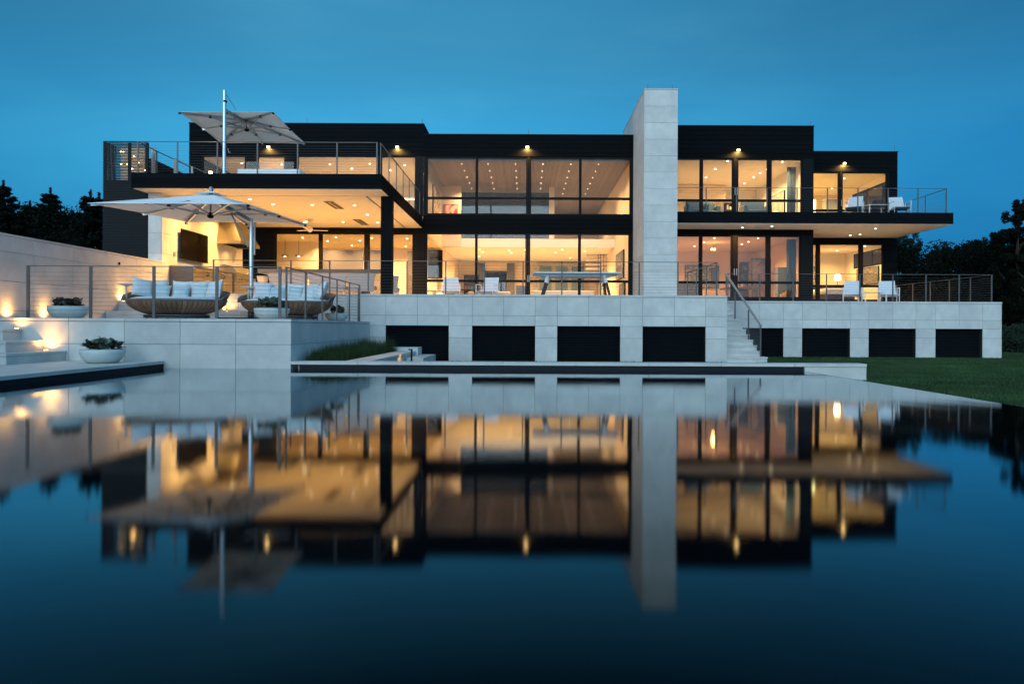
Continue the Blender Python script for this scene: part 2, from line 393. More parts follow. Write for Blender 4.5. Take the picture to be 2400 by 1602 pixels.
# far coping: pale slabs over a dark shadow gap, ending in a white wall end over the lawn
cop = thing('pool_coping', (1, Y1, ZL), 'pale stone coping slabs along the far pool edge', None, None, 'structure')
cx = [-4.77, -3.42, -1.95, -.48, .99, 2.46, 3.93, 5.40, 6.87]
for i in range(8):
    box('slab', (cx[i] + G / 2, cx[i + 1] - G / 2), (Y1 - .02, Y1 + .36), (ZD - .058, ZD + random.uniform(0, .002)), STONE, cop)
box('wall_end', (5.62, 6.865), (Y1 - .0, Y1 + .34), (ZL - .05, ZD - .064), STONE, cop)
box('back_wall', (-4.7, 5.6), (Y1 + .22, Y1 + .34), (ZL - .05, ZD - .064), STONE, cop)

# low pool deck, front left
ld = thing('pool_deck', (-9.5, 8, -.2), 'pale stone paved deck at the left edge of the pool', None, None, 'structure')
box('deck_base', (-16, -7.42), (-6, Y1 - .02), (-1.2, ZD - .062), TILE, ld)
yy = [-6, -4.5, -3, -1.5, 0, 1.5, 3, 4.5, 5.95, 7.4, 8.85, 10.3, 11.75, 12.9, 13.8 - .002]
xx = [-7.32, -7.95, -9.1, -10.25, -11.4, -12.55, -13.7, -14.85, -16]
for i in range(len(yy) - 1):
    for k in range(len(xx) - 1):
        box('slab', (xx[k + 1] + G / 2, xx[k] - G / 2), (yy[i] + G / 2, yy[i + 1] - G / 2), (ZD - .058, ZD + random.uniform(-.001, .001)), PAVE, ld)

# corner steps rising from the deck to the platform
st = thing('corner_steps', (-10.6, 13, ZD), 'three broad stone steps rising to the sofa platform beside the left wall', 'steps')
for (xr, yf, zt, zb) in ((-9.29, 12.2, .33, ZD), (-9.75, 12.78, .54, .33), (-10.2, 13.3, .76, .54)):
    for xa, xb in ((-12.03, -11.2), (-11.2, xr)):
        box('tread', (xa + G / 2, xb - G / 2), (yf - .01, Y1 - .003), (zt - .045, zt), STONE, st)
    box('riser', (-12.03, xr - .02), (yf + .01, Y1 - .003), (zb, zt - .049), STONE, st)

# sofa platform
pl = thing('sofa_platform', (-8, 16, ZL), 'raised limestone platform standing in the pool under the white parasol', 'terrace')
box('core', (XW - 1.5, -4.80), (Y1 + .03, YC), (-1.2, ZP - .05), JOINT, pl)
xs = [-12.6, -11.51, -10.385, -9.26, -8.135, -7.01, -5.885, -4.77]
panels_x(pl, Y1, xs, [-.3, .472, .925], STONE)
for i in range(7): box('cap_stone', (xs[i] + G / 2, xs[i + 1] - G / 2 + (.01 if i == 6 else 0)), (Y1 - .012, Y1 + .42), (.932, ZP), STONE, pl)
ys = [Y1 + .002, 15.25, 17.6, 19.1, YC]
panels_y(pl, -4.77, ys, [-.3, .472, .925], 1)
ys2 = [Y1 + .424, 15.25, 16.5, 17.6, 19.1, YC]
for i in range(5): box('cap_stone', (-5.1, -4.758), (ys2[i] + G / 2, ys2[i + 1] - G / 2), (.932, ZP), STONE, pl)
for i in range(6):
    for k in range(6):
        box('paving_slab', (XW + i * 1.155 + G / 2, XW + (i + 1) * 1.155 - G / 2), (Y1 + .43 + k * 1.075, Y1 + .43 + (k + 1) * 1.075 - G), (.94, ZP - .002), PAVE, pl)

# steps from the platform up to the terrace
s2 = thing('terrace_steps', (-10.5, 19.6, ZP), 'pale stone steps behind the left daybed up to the terrace', 'steps')
box('step', (XW + .01, -8.2), (19.5, YC - .004), (ZP, 1.26), STONE, s2)
box('step', (XW + .01, -9.1), (20.1, YC - .004), (1.264, 1.54), STONE, s2)

# left boundary wall (panels), continuing as the tv wall under the deck
lw = thing('boundary_wall', (XW, 14, ZD), 'long limestone boundary wall receding along the left side', 'wall')
ys = [22.5 - 1.46 * k for k in range(17)][::-1]; ys = [22.5 - 1.46 * k for k in range(16, -1, -1)]
box('core', (XW - .42, XW - .034), (-1, 22.5), (ZL, 2.91), JOINT, lw)
panels_y(lw, XW, ys, [-.18, .50, 1.18, 1.86, 2.54, 2.90])
for i in range(16): box('cap_stone', (XW - .45, XW + .01), (ys[i] + G / 2, ys[i + 1] - G / 2), (2.907, 2.955), STONE, lw)

# centre terrace retaining wall
ct = thing('centre_terrace', (-3, 24, ZL), 'pale limestone terrace base with four black louvred openings', 'terrace')
px0 = [904.0, 1106.5, 1305.9, 1506.2]
ops = [(XX(p, YC, 800), XX(p + 147.5, YC, 800)) for p in px0]
XR = 6.07
zj = [ZL - .1, .51, .88, 1.187, 1.76]
xs = [XW, -10.9, -9.75, -8.6, -7.45, -6.3, -5.2, ops[0][0]]
for a, b in ops: xs += [(a + b) / 2, b]
xs = []; cur = XW
xs = [XW, -10.95, -9.85, -8.75, -7.65, -6.55, -5.45]
for q, (a, b) in enumerate(ops): xs += [a, (a + b) / 2, b]
xs.append(XR)
box('core', (XW - .3, XR - .034), (YC + .034, YC + 9.6), (ZL - .1, .875), JOINT, ct) if False else None
inop = lambda x: any(a < x < b for a, b in ops)
panels_x(ct, YC, xs, [ZL - .1, .515, .88, 1.187, 1.757], STONE, skip=lambda i, k, x, z: (inop(x) and z < .88) or (k == 0 and False) or (k == 1 and False))
segs = [XW] + [v for a, b in ops for v in (a, b)] + [XR - .034]
for k in range(0, len(segs), 2): box('core', (segs[k], segs[k + 1]), (YC + .032, YC + .4), (ZL - .1, .88), JOINT, ct)
box('core', (XW, XR - .034), (YC + .032, YC + .4), (.884, 1.76), JOINT, ct)
for i in range(len(xs) - 1): box('cap_stone', (xs[i] + G / 2, xs[i + 1] - G / 2), (YC - .012, YC + .4), (1.764, ZT), STONE, ct)
box('terrace_floor', (XW, XR), (YC + .404, YF - .06), (1.70, ZT - .003), PAVE, ct)
ys = [YC + .003, 21.75, 22.75, 23.75, YR]
panels_y(ct, XR, ys, [ZL - .1, .515, 1.187, 1.757], 1)
box('side_core', (XR - .3, XR - .034), (YC + .41, YR), (ZL - .1, 1.69), JOINT, ct)
def louvre(parent, a, b, y, zt, ridge=None):
    l = MB().box((a, b), (y + .34, y + .36), (ZL - .1, zt)).build('louvre_grille', BLKB, parent)
    n = 19
    for k in range(n):
        z = ZL + .02 + k * (zt - ZL - .02) / n
        bar('louvre_slat', ((a + b) / 2, y + .17, z), ((a + b) / 2, y + .24, z + .030), b - a - .02, .012, LOUV, l)
    return l
for a, b in ops: louvre(ct, a, b, YC, .88)

# right terrace
rt = thing('right_terrace', (11.6, 28, ZL), 'pale limestone terrace base with black louvres at the right wing', 'terrace')
XRR = XX(2348, YR, 760)
rops = [(XX(a, YR, 800), XX(b, YR, 800)) for a, b in ((1723, 1836), (1880, 1992.4), (2036, 2146.6), (2192.6, 2303))]
xs = [XR + .002]
for a, b in rops: xs += [a, (a + b) / 2, b]
xs.append(XRR)
rin = lambda x: any(a < x < b for a, b in rops)
panels_x(rt, YR, xs, [ZL - .1, .505, .845, 1.157, 1.757], STONE, skip=lambda i, k, x, z: rin(x) and z < .845)
segs = [XR] + [v for a, b in rops for v in (a, b)] + [XRR - .034]
for k in range(0, len(segs), 2): box('core', (segs[k] + .001, segs[k + 1]), (YR + .032, YR + .4), (ZL - .1, .845), JOINT, rt)
box('core', (XR, XRR - .034), (YR + .032, YR + .4), (.849, 1.76), JOINT, rt)
for i in range(len(xs) - 1): box('cap_stone', (xs[i] + G / 2, xs[i + 1] - G / 2 + (.01 if i == len(xs) - 2 else 0)), (YR - .012, YR + .4), (1.764, ZT), STONE, rt)
box('terrace_floor', (XR + .004, XRR), (YR + .404, YE + 3), (1.70, ZT - .003), PAVE, rt)
panels_y(rt, XRR, [YR + .003, 26, 27.4, 28.8, 30.2, 31.6, 33, 34.4, 35.9], [ZL - .1, .505, 1.157, 1.757], 1)
for a, b in rops: louvre(rt, a, b, YR, .845)

# lawn stairs between the terraces
ls = thing('lawn_stairs', (6.6, 22.6, ZL), 'straight flight of white stone stairs from lawn to terrace', 'stairs')
for i in range(12):
    y = YC + i * .352; zt = ZL + (i + 1) * .16875
    xr = 7.22 if i else 7.3
    box('tread', (XR + .004, xr), (y - .02, y + .40 if i < 11 else YR + .4), (zt - .045, zt - (0 if i < 11 else .001)), STONE, ls)
    box('riser', (XR + .004, xr - .012), (y + .004, y + .36), (max(ZL - .05, zt - .17), zt - .049), STONE, ls)

# planter with ornamental grasses, and stone blocks beyond it
gp = thing('grass_planter', (-4, 17, ZL), 'low pale stone planter wall running back from the pool coping', 'planter')
yy = [Y1 + .364, 15.5, 17, 18.5, 19.9]
for i in range(4):
    box('cap_stone', (-3.76, -3.24), (yy[i] + G / 2, yy[i + 1] - G / 2), (ZD - .055, ZD), STONE, gp)
    box('stone_panel', (-3.74, -3.26), (yy[i] + G / 2, yy[i + 1] - G / 2), (ZL - .05, ZD - .06), STONE, gp)
box('end_block', (-4.74, -3.18), (19.904, YC - .02), (ZL - .05, .235), STONE, gp)
box('soil_bed', (-4.766, -3.745), (Y1 + .365, 19.9), (ZL, .05), SOIL, gp)
gs = thing('lawn_step', (-2.9, 19, ZL), 'two low pale stone steps lit pink beside the planter end', 'steps')
box('step', (-3.235, -2.76), (18.2, YC - .01), (ZL - .05, .01), STONE, gs)

# ------------------------------------------------------------------ grass geometry
def blades(name, pts, hts, lean, width, m, seg=2, parent=None, droop=.5):
    n = len(pts); rng = np.random.default_rng(5)
    ang = rng.uniform(0, 2 * math.pi, n); ln = rng.uniform(.1, 1, n) * lean
    dirx, diry = np.cos(ang), np.sin(ang); wa = ang + math.pi / 2 + rng.uniform(-.5, .5, n)
    wx, wy = np.cos(wa) * width / 2, np.sin(wa) * width / 2
    V = []; lv = seg + 1
    for k in range(lv):
        f = k / seg; ww = (1 - f * .9)
        cx = pts[:, 0] + dirx * ln * f ** 1.6; cyy = pts[:, 1] + diry * ln * f ** 1.6
        cz = pts[:, 2] + hts * (f - droop * f ** 3 * (ln / max(lean, 1e-6)) * .6)
        V.append(np.stack([cx - wx * ww, cyy - wy * ww, cz], 1)); V.append(np.stack([cx + wx * ww, cyy + wy * ww, cz], 1))
    V = np.stack(V, 1).reshape(-1, 3); per = lv * 2
    base = (np.arange(n) * per)[:, None]
    F = np.concatenate([base + np.array([2 * k, 2 * k + 1, 2 * k + 3, 2 * k + 2])[None] for k in range(seg)], 0)
    me = bpy.data.meshes.new(name); me.vertices.add(len(V)); me.vertices.foreach_set('co', V.astype(np.float32).ravel())
    me.loops.add(F.size); me.loops.foreach_set('vertex_index', F.astype(np.int32).ravel())
    me.polygons.add(len(F)); me.polygons.foreach_set('loop_start', (np.arange(len(F)) * 4).astype(np.int32)); me.update(calc_edges=True)
    me.materials.append(m); return link(bpy.data.objects.new(name, me), parent)
rng = np.random.default_rng(3)
def area_pts(x0, x1, y0, y1, n, z, bias=1.):
    u = rng.random(n) ** bias
    return np.stack([rng.uniform(x0, x1, n), y0 + (y1 - y0) * u, np.full(n, z)], 1)
p = np.concatenate([area_pts(6.9, 17, 8.5, 24.7, 95000, ZL, 1.5), area_pts(5.65, 6.9, 7, Y1 - .03, 6000, ZL), area_pts(-2.7, 6.0, Y1 + .4, YC, 30000, ZL), area_pts(17, 30, 14, 33, 20000, ZL)])
p = p[~((p[:, 0] > 5.6) & (p[:, 0] < 6.9) & (p[:, 1] > Y1 - .03) & (p[:, 1] < Y1 + .4))]
hz = rng.uniform(.022, .055, len(p))
tag(blades('lawn_grass', p, hz, .03, .011, BLADE, 1), 'mown grass blades covering the lawn by the pool', 'grass', None, 'stuff')
# tussocks
T = []; H = []
for k in range(150):
    y = rng.uniform(14.25, 19.85); x = rng.uniform(-4.70, -3.85)
    s = rng.uniform(.7, 1.0) * (1.15 if y > 18.5 else 1) * (.62 + .38 * min(1, (y - 14) / 2.5)); q = 95
    T.append(np.stack([rng.normal(x, .07, q), rng.normal(y, .07, q), np.full(q, .05)], 1)); H.append(rng.uniform(.34, .62, q) * s)
T = np.concatenate(T); T[:, 0] = np.clip(T[:, 0], -4.75, -3.78); H = np.concatenate(H)
tag(blades('ornamental_grass', T, H, .20, .006, TUFT, 3, None, .8), 'bushy dark green ornamental grass filling the planter beside the platform', 'ornamental grass', None, 'stuff')
# ================================================================== HOUSE
house = thing('modern_house', (0, 36, ZT), 'large modern black house with glowing windows and flat roofs', 'house')
ZB, ZA = 9.80, 9.345            # high and low parapets
XL0, XL1 = XX(443, YF, 400), XX(993, YF, 300)
XC1 = XX(1486, YF, 400); XM1 = XX(1907, YF, 400); XE1 = XX(2103.5, YE, 450)

def clad(x0, x1, z0, z1, y, n=None):
    """black boards on a backing, each board a piece"""
    n = n or max(1, round((z1 - z0) / .20)); h = (z1 - z0) / n
    box('wall_backing', (x0, x1), (y + .03, y + .14), (z0, z1), BLKB, house)
    for k in range(n):
        box('cladding_board', (x0, x1), (y + random.uniform(-.003, .003), y + .028), (z0 + k * h + .006, z0 + (k + 1) * h - .006), BLACK, house)
def window(x0, x1, z0, z1, y, transoms=(), f=.07, glass=None, handle=None):
    """one framed bay with its panes"""
    fr = MB(); fr.box((x0, x0 + f), (y + .03, y + .12), (z0, z1)).box((x1 - f, x1), (y + .03, y + .12), (z0, z1))
    fr.box((x0 + f, x1 - f), (y + .03, y + .12), (z1 - f, z1)).box((x0 + f, x1 - f), (y + .03, y + .12), (z0, z0 + f))
    zz = [z0 + f]
    for tz in transoms: fr.box((x0 + f, x1 - f), (y + .032, y + .118), (tz - .055, tz + .055)); zz += [tz - .055, tz + .055]
    zz.append(z1 - f)
    o = fr.build('window', BLKF, house)
    for k in range(0, len(zz), 2): box('pane', (x0 + f, x1 - f), (y + .07, y + .078), (zz[k], zz[k + 1]), glass or GLASS, o)
    if handle is not None: box('handle', (handle - .015, handle + .015), (y - .03, y + .01), (handle and zz[0] + .95, zz[0] + 1.25), STEEL, o)
    return o
def bays(panes, z0, z1, y, tr, xa, xb, glass=None, handles=()):
    """panes: pixel spans of the clear glass; frames take .06 beyond; mullion posts fill the rest"""
    f = .06; prev = xa
    for k, (a, b) in enumerate(panes):
        x0, x1 = XX(a, y, (500 if z0 > 4 else 620)) - f, XX(b, y, (500 if z0 > 4 else 620)) + f
        if x0 - prev > .01: box('mullion', (prev + .002, x0 - .002), (y + .0, y + .14), (z0, z1), BLKF, house)
        window(x0, x1, z0, z1, y, tr, f, glass[k] if isinstance(glass, (list, tuple)) else glass, handles[k] if k < len(handles) else None)
        prev = x1
    if xb - prev > .01: box('mullion', (prev + .002, xb), (y + .0, y + .14), (z0, z1), BLKF, house)

# ---- left block (x XL0..XL1)
clad(XL0, XL1, 8.42, ZB, YF)
xw1a, xw1b = XX(476, YF, 380), XX(572.8, YF, 380); xw2a, xw2b = XX(605.5, YF, 380), XX(665.4, YF, 380)
clad(XL0, xw1a - .07, ZU + .02, 8.41, YF)
window(xw1a - .07, xw1b + .07, ZU + .02, 8.41, YF)
clad(xw1b + .072, xw2a - .09, ZU + .02, 8.41, YF)
window(xw2a - .09, xw2b + .09, ZU + .02, 8.41, YF, f=.09)
clad(xw2b + .092, XX(696, YF, 380) - .06, ZU + .02, 8.41, YF)
bays([(698, 884.6), (894.5, 971.7)], ZU + .02, 8.41, YF, (), XX(698, YF, 380) - .06, XL1 - .02)
box('roof_edge', (XL0 - .02, XL1 + .02), (YF - .03, 46), (ZB, ZB + .04), BLKF, house)
box('side_wall', (XL1 - .14, XL1), (YF + .15, 46), (ZA, ZB), BLACK, house)
box('side_wall', (XL0, XL0 + .14), (YF + .15, 46), (ZT, ZB), BLACK, house)
# lower left: black wall beyond the kitchen, glazed doors of the room behind
clad(XL0, XX(641, YF, 560) - .02, ZT, 5.212, YF)
bays([(647, 745.8), (755, 852.8), (865.7, 909), (918, 966)], ZT, 4.98, YF, (), XX(641, YF, 560) - .02, XL1)
clad(XX(641, YF, 560) - .018, XL1, 4.984, 5.212, YF, 1)
# ---- centre block
clad(XL1 + .002, XC1, 8.40, ZA, YF)
bays([(1002, 1114), (1120.2, 1232.9), (1244.6, 1357), (1363, 1475.6)], 5.81, 8.39, YF, (6.55,), XL1 + .002, XC1, [GLASS] * 4)
clad(XL1 + .002, XC1, 5.005, 5.805, YF)
hx = [None, XX(1237, YF, 640), XX(1240.5, YF, 640)]
bays([(1001, 1113), (1119, 1231), (1242.8, 1355), (1361.6, 1473)], ZT, 5.0, YF, (2.88,), XL1 + .002, XC1, handles=hx)
box('roof_edge', (XL1 + .02, XC1 + .03), (YF - .03, 46), (ZA, ZA + .04), BLKF, house)
# ---- right-mid block
XM0 = 5.6
clad(XM0, XM1, 8.37, ZB - .02, YF)
hx = [None, XX(1722.5, YF, 455), XX(1728.6, YF, 455)]
bays([(1580, 1640), (1648, 1716), (1731, 1798), (1809, 1877.7)], ZU + .02, 8.36, YF, (6.50,), XM0, XM1, handles=hx)
hx = [None, XX(1720.5, YF, 645), XX(1726, YF, 645)]
bays([(1580, 1638.6), (1646.8, 1713.5), (1729.9, 1795.3), (1806.8, 1874.3)], 2.16, 4.95, YF, (2.86,), XM0, XM1, [GLASST, GLASST, GLASST, GLASST], handles=hx)
box('sill', (XM0, XM1), (YF - .01, YF + .14), (ZT, 2.156), BLKF, house)
clad(XM0, XM1, 4.954, 5.212, YF, 1)
box('roof_edge', (XM0 - .4, XM1 + .02), (YF - .03, 46), (ZB - .02, ZB + .02), BLKF, house)
box('side_wall', (XM1 - .14, XM1), (YF + .15, 46), (ZT, ZB - .02), BLACK, house)
# ---- end block
clad(XM1 + .002, XE1, 8.40, ZA, YE)
bays([(1905, 1965), (1975.8, 2077)], ZU + .02, 8.39, YE, (6.53,), XM1 + .002, XE1 - .42, handles=[XX(1974.5, YE, 470) - .05])
clad(XE1 - .42, XE1, ZU + .02, 8.39, YE)
bays([(1897, 1913), (1923, 2013.6), (2024, 2070)], 2.18, 4.93, YE, (2.88,), XM1 + .002, XE1 - .70)
clad(XE1 - .70, XE1, ZT, 4.93, YE)
box('sill', (XM1 + .002, XE1 - .702), (YE - .01, YE + .14), (ZT, 2.176), BLKF, house)
clad(XM1 + .002, XE1, 4.934, 5.212, YE, 1)
box('roof_edge', (XM1 + .022, XE1 + .02), (YE - .03, 46), (ZA, ZA + .04), BLKF, house)
box('side_wall', (XE1 - .14, XE1), (YE + .15, 46), (ZT, ZA), BLACK, house)
box('back_wall', (XL0, XE1), (46, 46.2), (ZT, ZA), BLACK, house)
box('flat_roof', (XL0 + .1, XE1 - .1), (YE + .1, 46), (ZA - .25, ZA - .1), BLKB, house)
box('flat_roof', (XL0 + .1, XM1 - .2), (YF + .15, YE + .1), (ZA - .25, ZA - .1), BLKB, house)

# ---- upper deck slab on the left
dk = thing('upper_deck', (-8.6, 26, ZS), 'wide black roof deck slab cantilevered over the outdoor kitchen', 'deck')
XDL, XDR = XX(307.5, YD, 420), XX(893.5, YD, 440)
for k in range(3):
    z0 = ZS + .012 + k * (ZU - ZS - .012) / 3; z1 = ZS + .012 + (k + 1) * (ZU - ZS - .012) / 3
    box('fascia_board', (XDL, XDR), (YD, YD + .04), (z0, z1 - .005), BLACK, dk)
    box('fascia_board', (XDR - .04, XDR), (YD + .042, YF), (z0, z1 - .005), BLACK, dk)
    box('fascia_board', (XDL, XDL + .04), (YD + .042, YF), (z0, z1 - .005), BLACK, dk)
box('deck_core', (XDL + .041, XDR - .041), (YD + .041, YF - .01), (ZS + .02, ZU - .02), BLKB, dk)
box('deck_boards', (XDL + .041, XDR - .041), (YD + .041, YF - .01), (ZU - .018, ZU), PAVE, dk)
# plaster soffit panels with dark shadow slots
sy = YD + 1.13; sx = XDR - .62
box('soffit_panel', (XDL + .05, XDR - .01), (YD + .03, sy), (ZS, ZS + .018), SOFFIT, dk)
box('soffit_panel', (XDL + .05, sx - .16), (sy + .05, YF - .002), (ZS, ZS + .018), SOFFIT, dk)
box('soffit_panel', (sx - .10, XDR - .01), (sy + .05, YF - .002), (ZS, ZS + .018), SOFFIT, dk)
cxa, cxb = XX(892.3, 22.95, 560), XX(917.8, 22.95, 560)
box('column', (cxa, cxb), (22.95, 23.3), (ZT, ZS - .002), BLACK, dk)
for (px, py) in ((640, 479), (732, 480), (831, 481), (861, 503), (804, 520), (885.5, 521), (718, 519)):
    Y = (ZS - HC) * FPX / (765 - py + ROLL * (px - 1235)); x = XX(px, Y, py); downlight(x, Y, ZS, 185, dk, WARM, .06)
for (x, y) in ((-11, 23.6), (-9.6, 23.6), (-11.2, 26), (-9.4, 28.8)): downlight(x, y, ZS, 165, dk, WARM, .06)
# ceiling heaters, speaker
for (px, py) in ((783, 480.5), (846, 520)):
    Y = (ZS - HC) * FPX / (765 - py - 1.8); x = XX(px, Y, py)
    h = MB().box((x - .16, x + .16), (Y - .75, Y + .75), (ZS - .02, ZS - .001)).build('ceiling_heater', STEELD, dk)
    for q in (-.09, 0, .09): box('heater_tube', (x + q - .02, x + q + .02), (Y - .66, Y + .66), (ZS - .03, ZS - .021), BLKF if q else STAIN, h)
Y = (ZS - HC) * FPX / (765 - 471); rod('ceiling_speaker', (XX(817, Y, 470), Y, ZS - .01), (XX(817, Y, 470), Y, ZS), .14, SOFFIT, dk, 'disc')
# ceiling fan
fy = 28.0; fx = XX(726.5, fy, 500)
fan = thing('ceiling_fan', (fx, fy, ZS), 'small white ceiling fan hanging over the outdoor kitchen', 'fan')
MB().lathe([(0, 0), (.11, 0), (.11, -.07), (.02, -.10), (.02, -.25), (.10, -.28), (.12, -.42), (.08, -.5), (0, -.52)], (fx, fy, ZS), 18).build('motor', WHITEM, fan, True)
for k in range(3):
    a = .5 + k * 2.094; c, s_ = math.cos(a), math.sin(a)
    bar('blade', (fx + .12 * c, fy + .12 * s_, ZS - .44), (fx + .72 * c, fy + .72 * s_, ZS - .42), .14, .012, WHITEM, fan)
rod('pull_chain', (fx, fy, ZS - .52), (fx, fy, ZS - .95), .006, STEEL, fan)

# ---- tv wall under the deck with the pillar end
tw = thing('kitchen_wall', (XW, 26, ZT), 'tall limestone wall behind the outdoor kitchen holding the television', 'wall')
box('core', (-12.5 + .034, XW - .034), (22.534, 28.9), (ZT, ZS - .01), JOINT, tw)
zz = [ZL, 1.86, 2.54, 3.22, 3.90, 4.58, ZS - .004]
panels_y(tw, XW, [22.503, 23.04, 24.5, 25.96, 27.42, 28.88], zz)
panels_x(tw, 22.5, [-12.5, XW - .032], [2.96, 3.22, 3.90, 4.58, ZS - .004])
panels_y(tw, -12.5, [22.534, 24.5, 26.7, 28.88], [ZT, 3.22, 4.58, ZS - .004], -1)

# ---- right balcony
bc = thing('balcony_slab', (12, 30.5, ZS), 'long black balcony slab with glowing plaster underside', 'balcony')
XBR = XX(2234.5, YB, 515)
for k in range(2):
    z0 = ZS + .012 + k * .2415; z1 = z0 + .2415
    box('fascia_board', (6.10, XBR), (YB, YB + .04), (z0, z1 - .005), BLACK, bc)
    box('fascia_board', (XBR - .04, XBR), (YB + .042, YE + .8), (z0, z1 - .005), BLACK, bc)
box('deck_core', (6.1, XBR - .042), (YB + .042, YF - .02), (ZS + .02, ZU - .002), BLKB, bc)
box('deck_core', (XM1 + .01, XBR - .042), (YF - .02, YE - .02), (ZS + .02, ZU - .002), BLKB, bc)
box('soffit_panel', (6.1, XM1 + .004), (YB + .01, YF - .004), (ZS, ZS + .018), SOFFIT, bc)
box('soffit_panel', (XM1 + .006, XBR - .01), (YB + .01, YE - .004), (ZS, ZS + .018), SOFFIT, bc)
for (px, py) in ((1740, 533), (2052, 535.5), (1993, 551)):
    Y = (ZS - HC) * FPX / (765 - py + ROLL * (px - 1235)); downlight(XX(px, Y, py), Y, ZS, 85, bc, WARM, .055)
downlight(15.5, 31.8, ZS, 60, bc, WARM, .055); downlight(10.5, 29.3, ZS, 40, bc, WARM, .055)

# ---- chimney
ch = thing('chimney_root', (5.37, 30, ZT), parent=house); ch.name = 'chimney'
XCa, XCb = XX(1509.5, 27.5, 420), XX(1588, 27.5, 420); YCH = 27.5; YCB = 33.65; ZC = 10.46
box('core', (XCa + .034, XCb - .034), (YCH + .034, YCB), (ZT, ZC - .03), JOINT, ch)
zs = [ZC - .045 - .6635 * k for k in range(14)][::-1]; zs = [ZT] + [z for z in zs if z > ZT + .1]
panels_x(ch, YCH, [XCa, XCb], zs, STONE)
panels_y(ch, XCa, [YCH + .004, 29.2, 30.9, 32.4, YCB], zs, -1)
panels_y(ch, XCb, [YCH + .004, 29.2, 30.9, 32.4, YCB], zs, 1)
box('cap_stone', (XCa - .012, XCb + .012), (YCH - .012, YCB), (ZC - .04, ZC), STONE, ch)

# ---- lightning rods
def lrod(px, y, z, label):
    x = XX(px, y, 250); o = rod('lightning_rod', (x, y, z), (x, y, z + .3), .009, STEELD); tag(o, label, 'lightning rod', 'lightning rods on the roofs')
lrod(1518, 27.9, ZC, 'left lightning rod on top of the chimney'); lrod(1575.5, 27.9, ZC, 'right lightning rod on top of the chimney')
lrod(720, 30.6, ZB + .04, 'lightning rod on the left roof behind the upper parasol'); lrod(990, 30.6, ZB + .04, 'lightning rod at the right end of the left roof')
lrod(1239, 30.6, ZA + .04, 'lightning rod at the middle of the centre roof'); lrod(1899, 30.6, ZB + .02, 'lightning rod at the right corner of the right tall roof')
lrod(2097, 33.2, ZA + .04, 'lightning rod on the lowest roof at the far right')

# ---- facade lights
def wall_light(px, py, y, label, p=55, aim=(0, .5, -1)):
    c = at(px, py, y); 
    t_ = thing('wall_light', (c.x, y, c.z), label, 'wall light', 'lights on the black fascias')
    MB().lathe([(0, .05), (.05, .05), (.055, -.05), (.045, -.05), (.04, .03), (0, .03)], (c.x, y - .12, c.z), 16).build('lamp_housing', BLKF, t_, True)
    rod('bulb', (c.x, y - .12, c.z - .055), (c.x, y - .12, c.z + .0), .062, BULB, t_, 'disc')
    box('bracket', (c.x - .02, c.x + .02), (y - .07, y), (c.z - .02, c.z + .02), BLKF, t_)
    lamp('SPOT', (c.x, y - .12, c.z - .07), p * 4, WARM, .02, t_, aim, 165, .6)
wall_light(631, 345, YF, 'small glowing light below the tilted upper parasol')
wall_light(932, 345, YF, 'bright wall light above the window right of the upper deck')
wall_light(1236, 345, YF, 'bright wall light above the middle of the centre windows')
wall_light(1729, 352, YF, 'bright wall light above the right tall block windows')
wall_light(1977, 383, YE, 'wall light above the end block upper window')
wall_light(497, 404, 26.0, 'low warm light at the edge of the upper deck', 70, (1.3, -.6, 1.5))

# ================================================================== INTERIORS (parts of the house)
def room(x0, x1, y0, y1, z0, z1, walls='lrb', m=WALLW, cm=None):
    if 'l' in walls: box('interior_wall', (x0 - .08, x0), (y0, y1), (z0, z1), m, house)
    if 'r' in walls: box('interior_wall', (x1, x1 + .08), (y0, y1), (z0, z1), m, house)
    if 'b' in walls: box('interior_wall', (x0, x1), (y1, y1 + .08), (z0, z1), m, house)
    if 'c' in walls: box('ceiling', (x0, x1), (y0, y1), (z1, z1 + .06), cm or m, house)
    if 'f' in walls: box('interior_floor', (x0, x1), (y0, y1), (z0 - .06, z0), FLOORI, house)
YI = YF + .16
def grid_lights(pts, z, power, col=WARMW, r=.05, every=1):
    for k, (x, y) in enumerate(pts): downlight(x, y, z, power if k % every == 0 else 0, house, col, r)
# kitchen / dining behind the porch doors, open to the living room
room(-13, -4.5, YI, 36, ZT, 4.93, 'lbcf', WALLW)
box('interior_wall', (-12.9, -10.12), (33.2, 33.3), (ZT, 4.93), WALLW, house)
grid_lights([(-10.4, 31.6), (-9.6, 32.8), (-8.8, 31.4), (-8.0, 32.6), (-7.2, 31.6), (-6.5, 32.9), (-5.6, 31.8), (-5.2, 33.6), (-7.4, 34.8), (-8.9, 34.6), (-6.2, 34.8), (-10.4, 34.5)], 4.92, 95, (1, .60, .23))
# double-height living room
room(-4.5, 4.68, YI, 45, ZT, 8.3, 'f')
box('interior_wall', (-4.58, -4.5), (YI, 36), (5.0, 8.3), WALLW, house)
box('interior_wall', (-4.5, -3.5), (36, 36.1), (5.07, 8.3), WALLW, house)
box('interior_wall', (-5.9, -4.7), (35.6, 35.68), (ZT, 4.9), WALLW, house)
box('interior_wall', (-4.58, -4.5), (36.1, 45), (ZT, 8.3), WALLW, house)
box('interior_wall', (4.62, 4.7), (YI, 45), (ZT, 8.3), WALLW, house)
box('interior_wall', (-4.5, 4.62), (45, 45.08), (ZT, 8.3), WALLW, house)
box('mezzanine', (-4.5, 4.62), (36.12, 44.9), (5.05, 5.50), WALLW2, house)
box('partition', (1.15, 1.42), (36.1, 36.5), (5.5, 8.25), WALLW, house)
box('glass_partition', (-3.48, 1.14), (36.2, 36.22), (5.52, 7.95), GLASSD, house)
c0 = box('ceiling', (-4.5, 4.62), (YI, 45), (8.30, 8.36), WOODB, house)
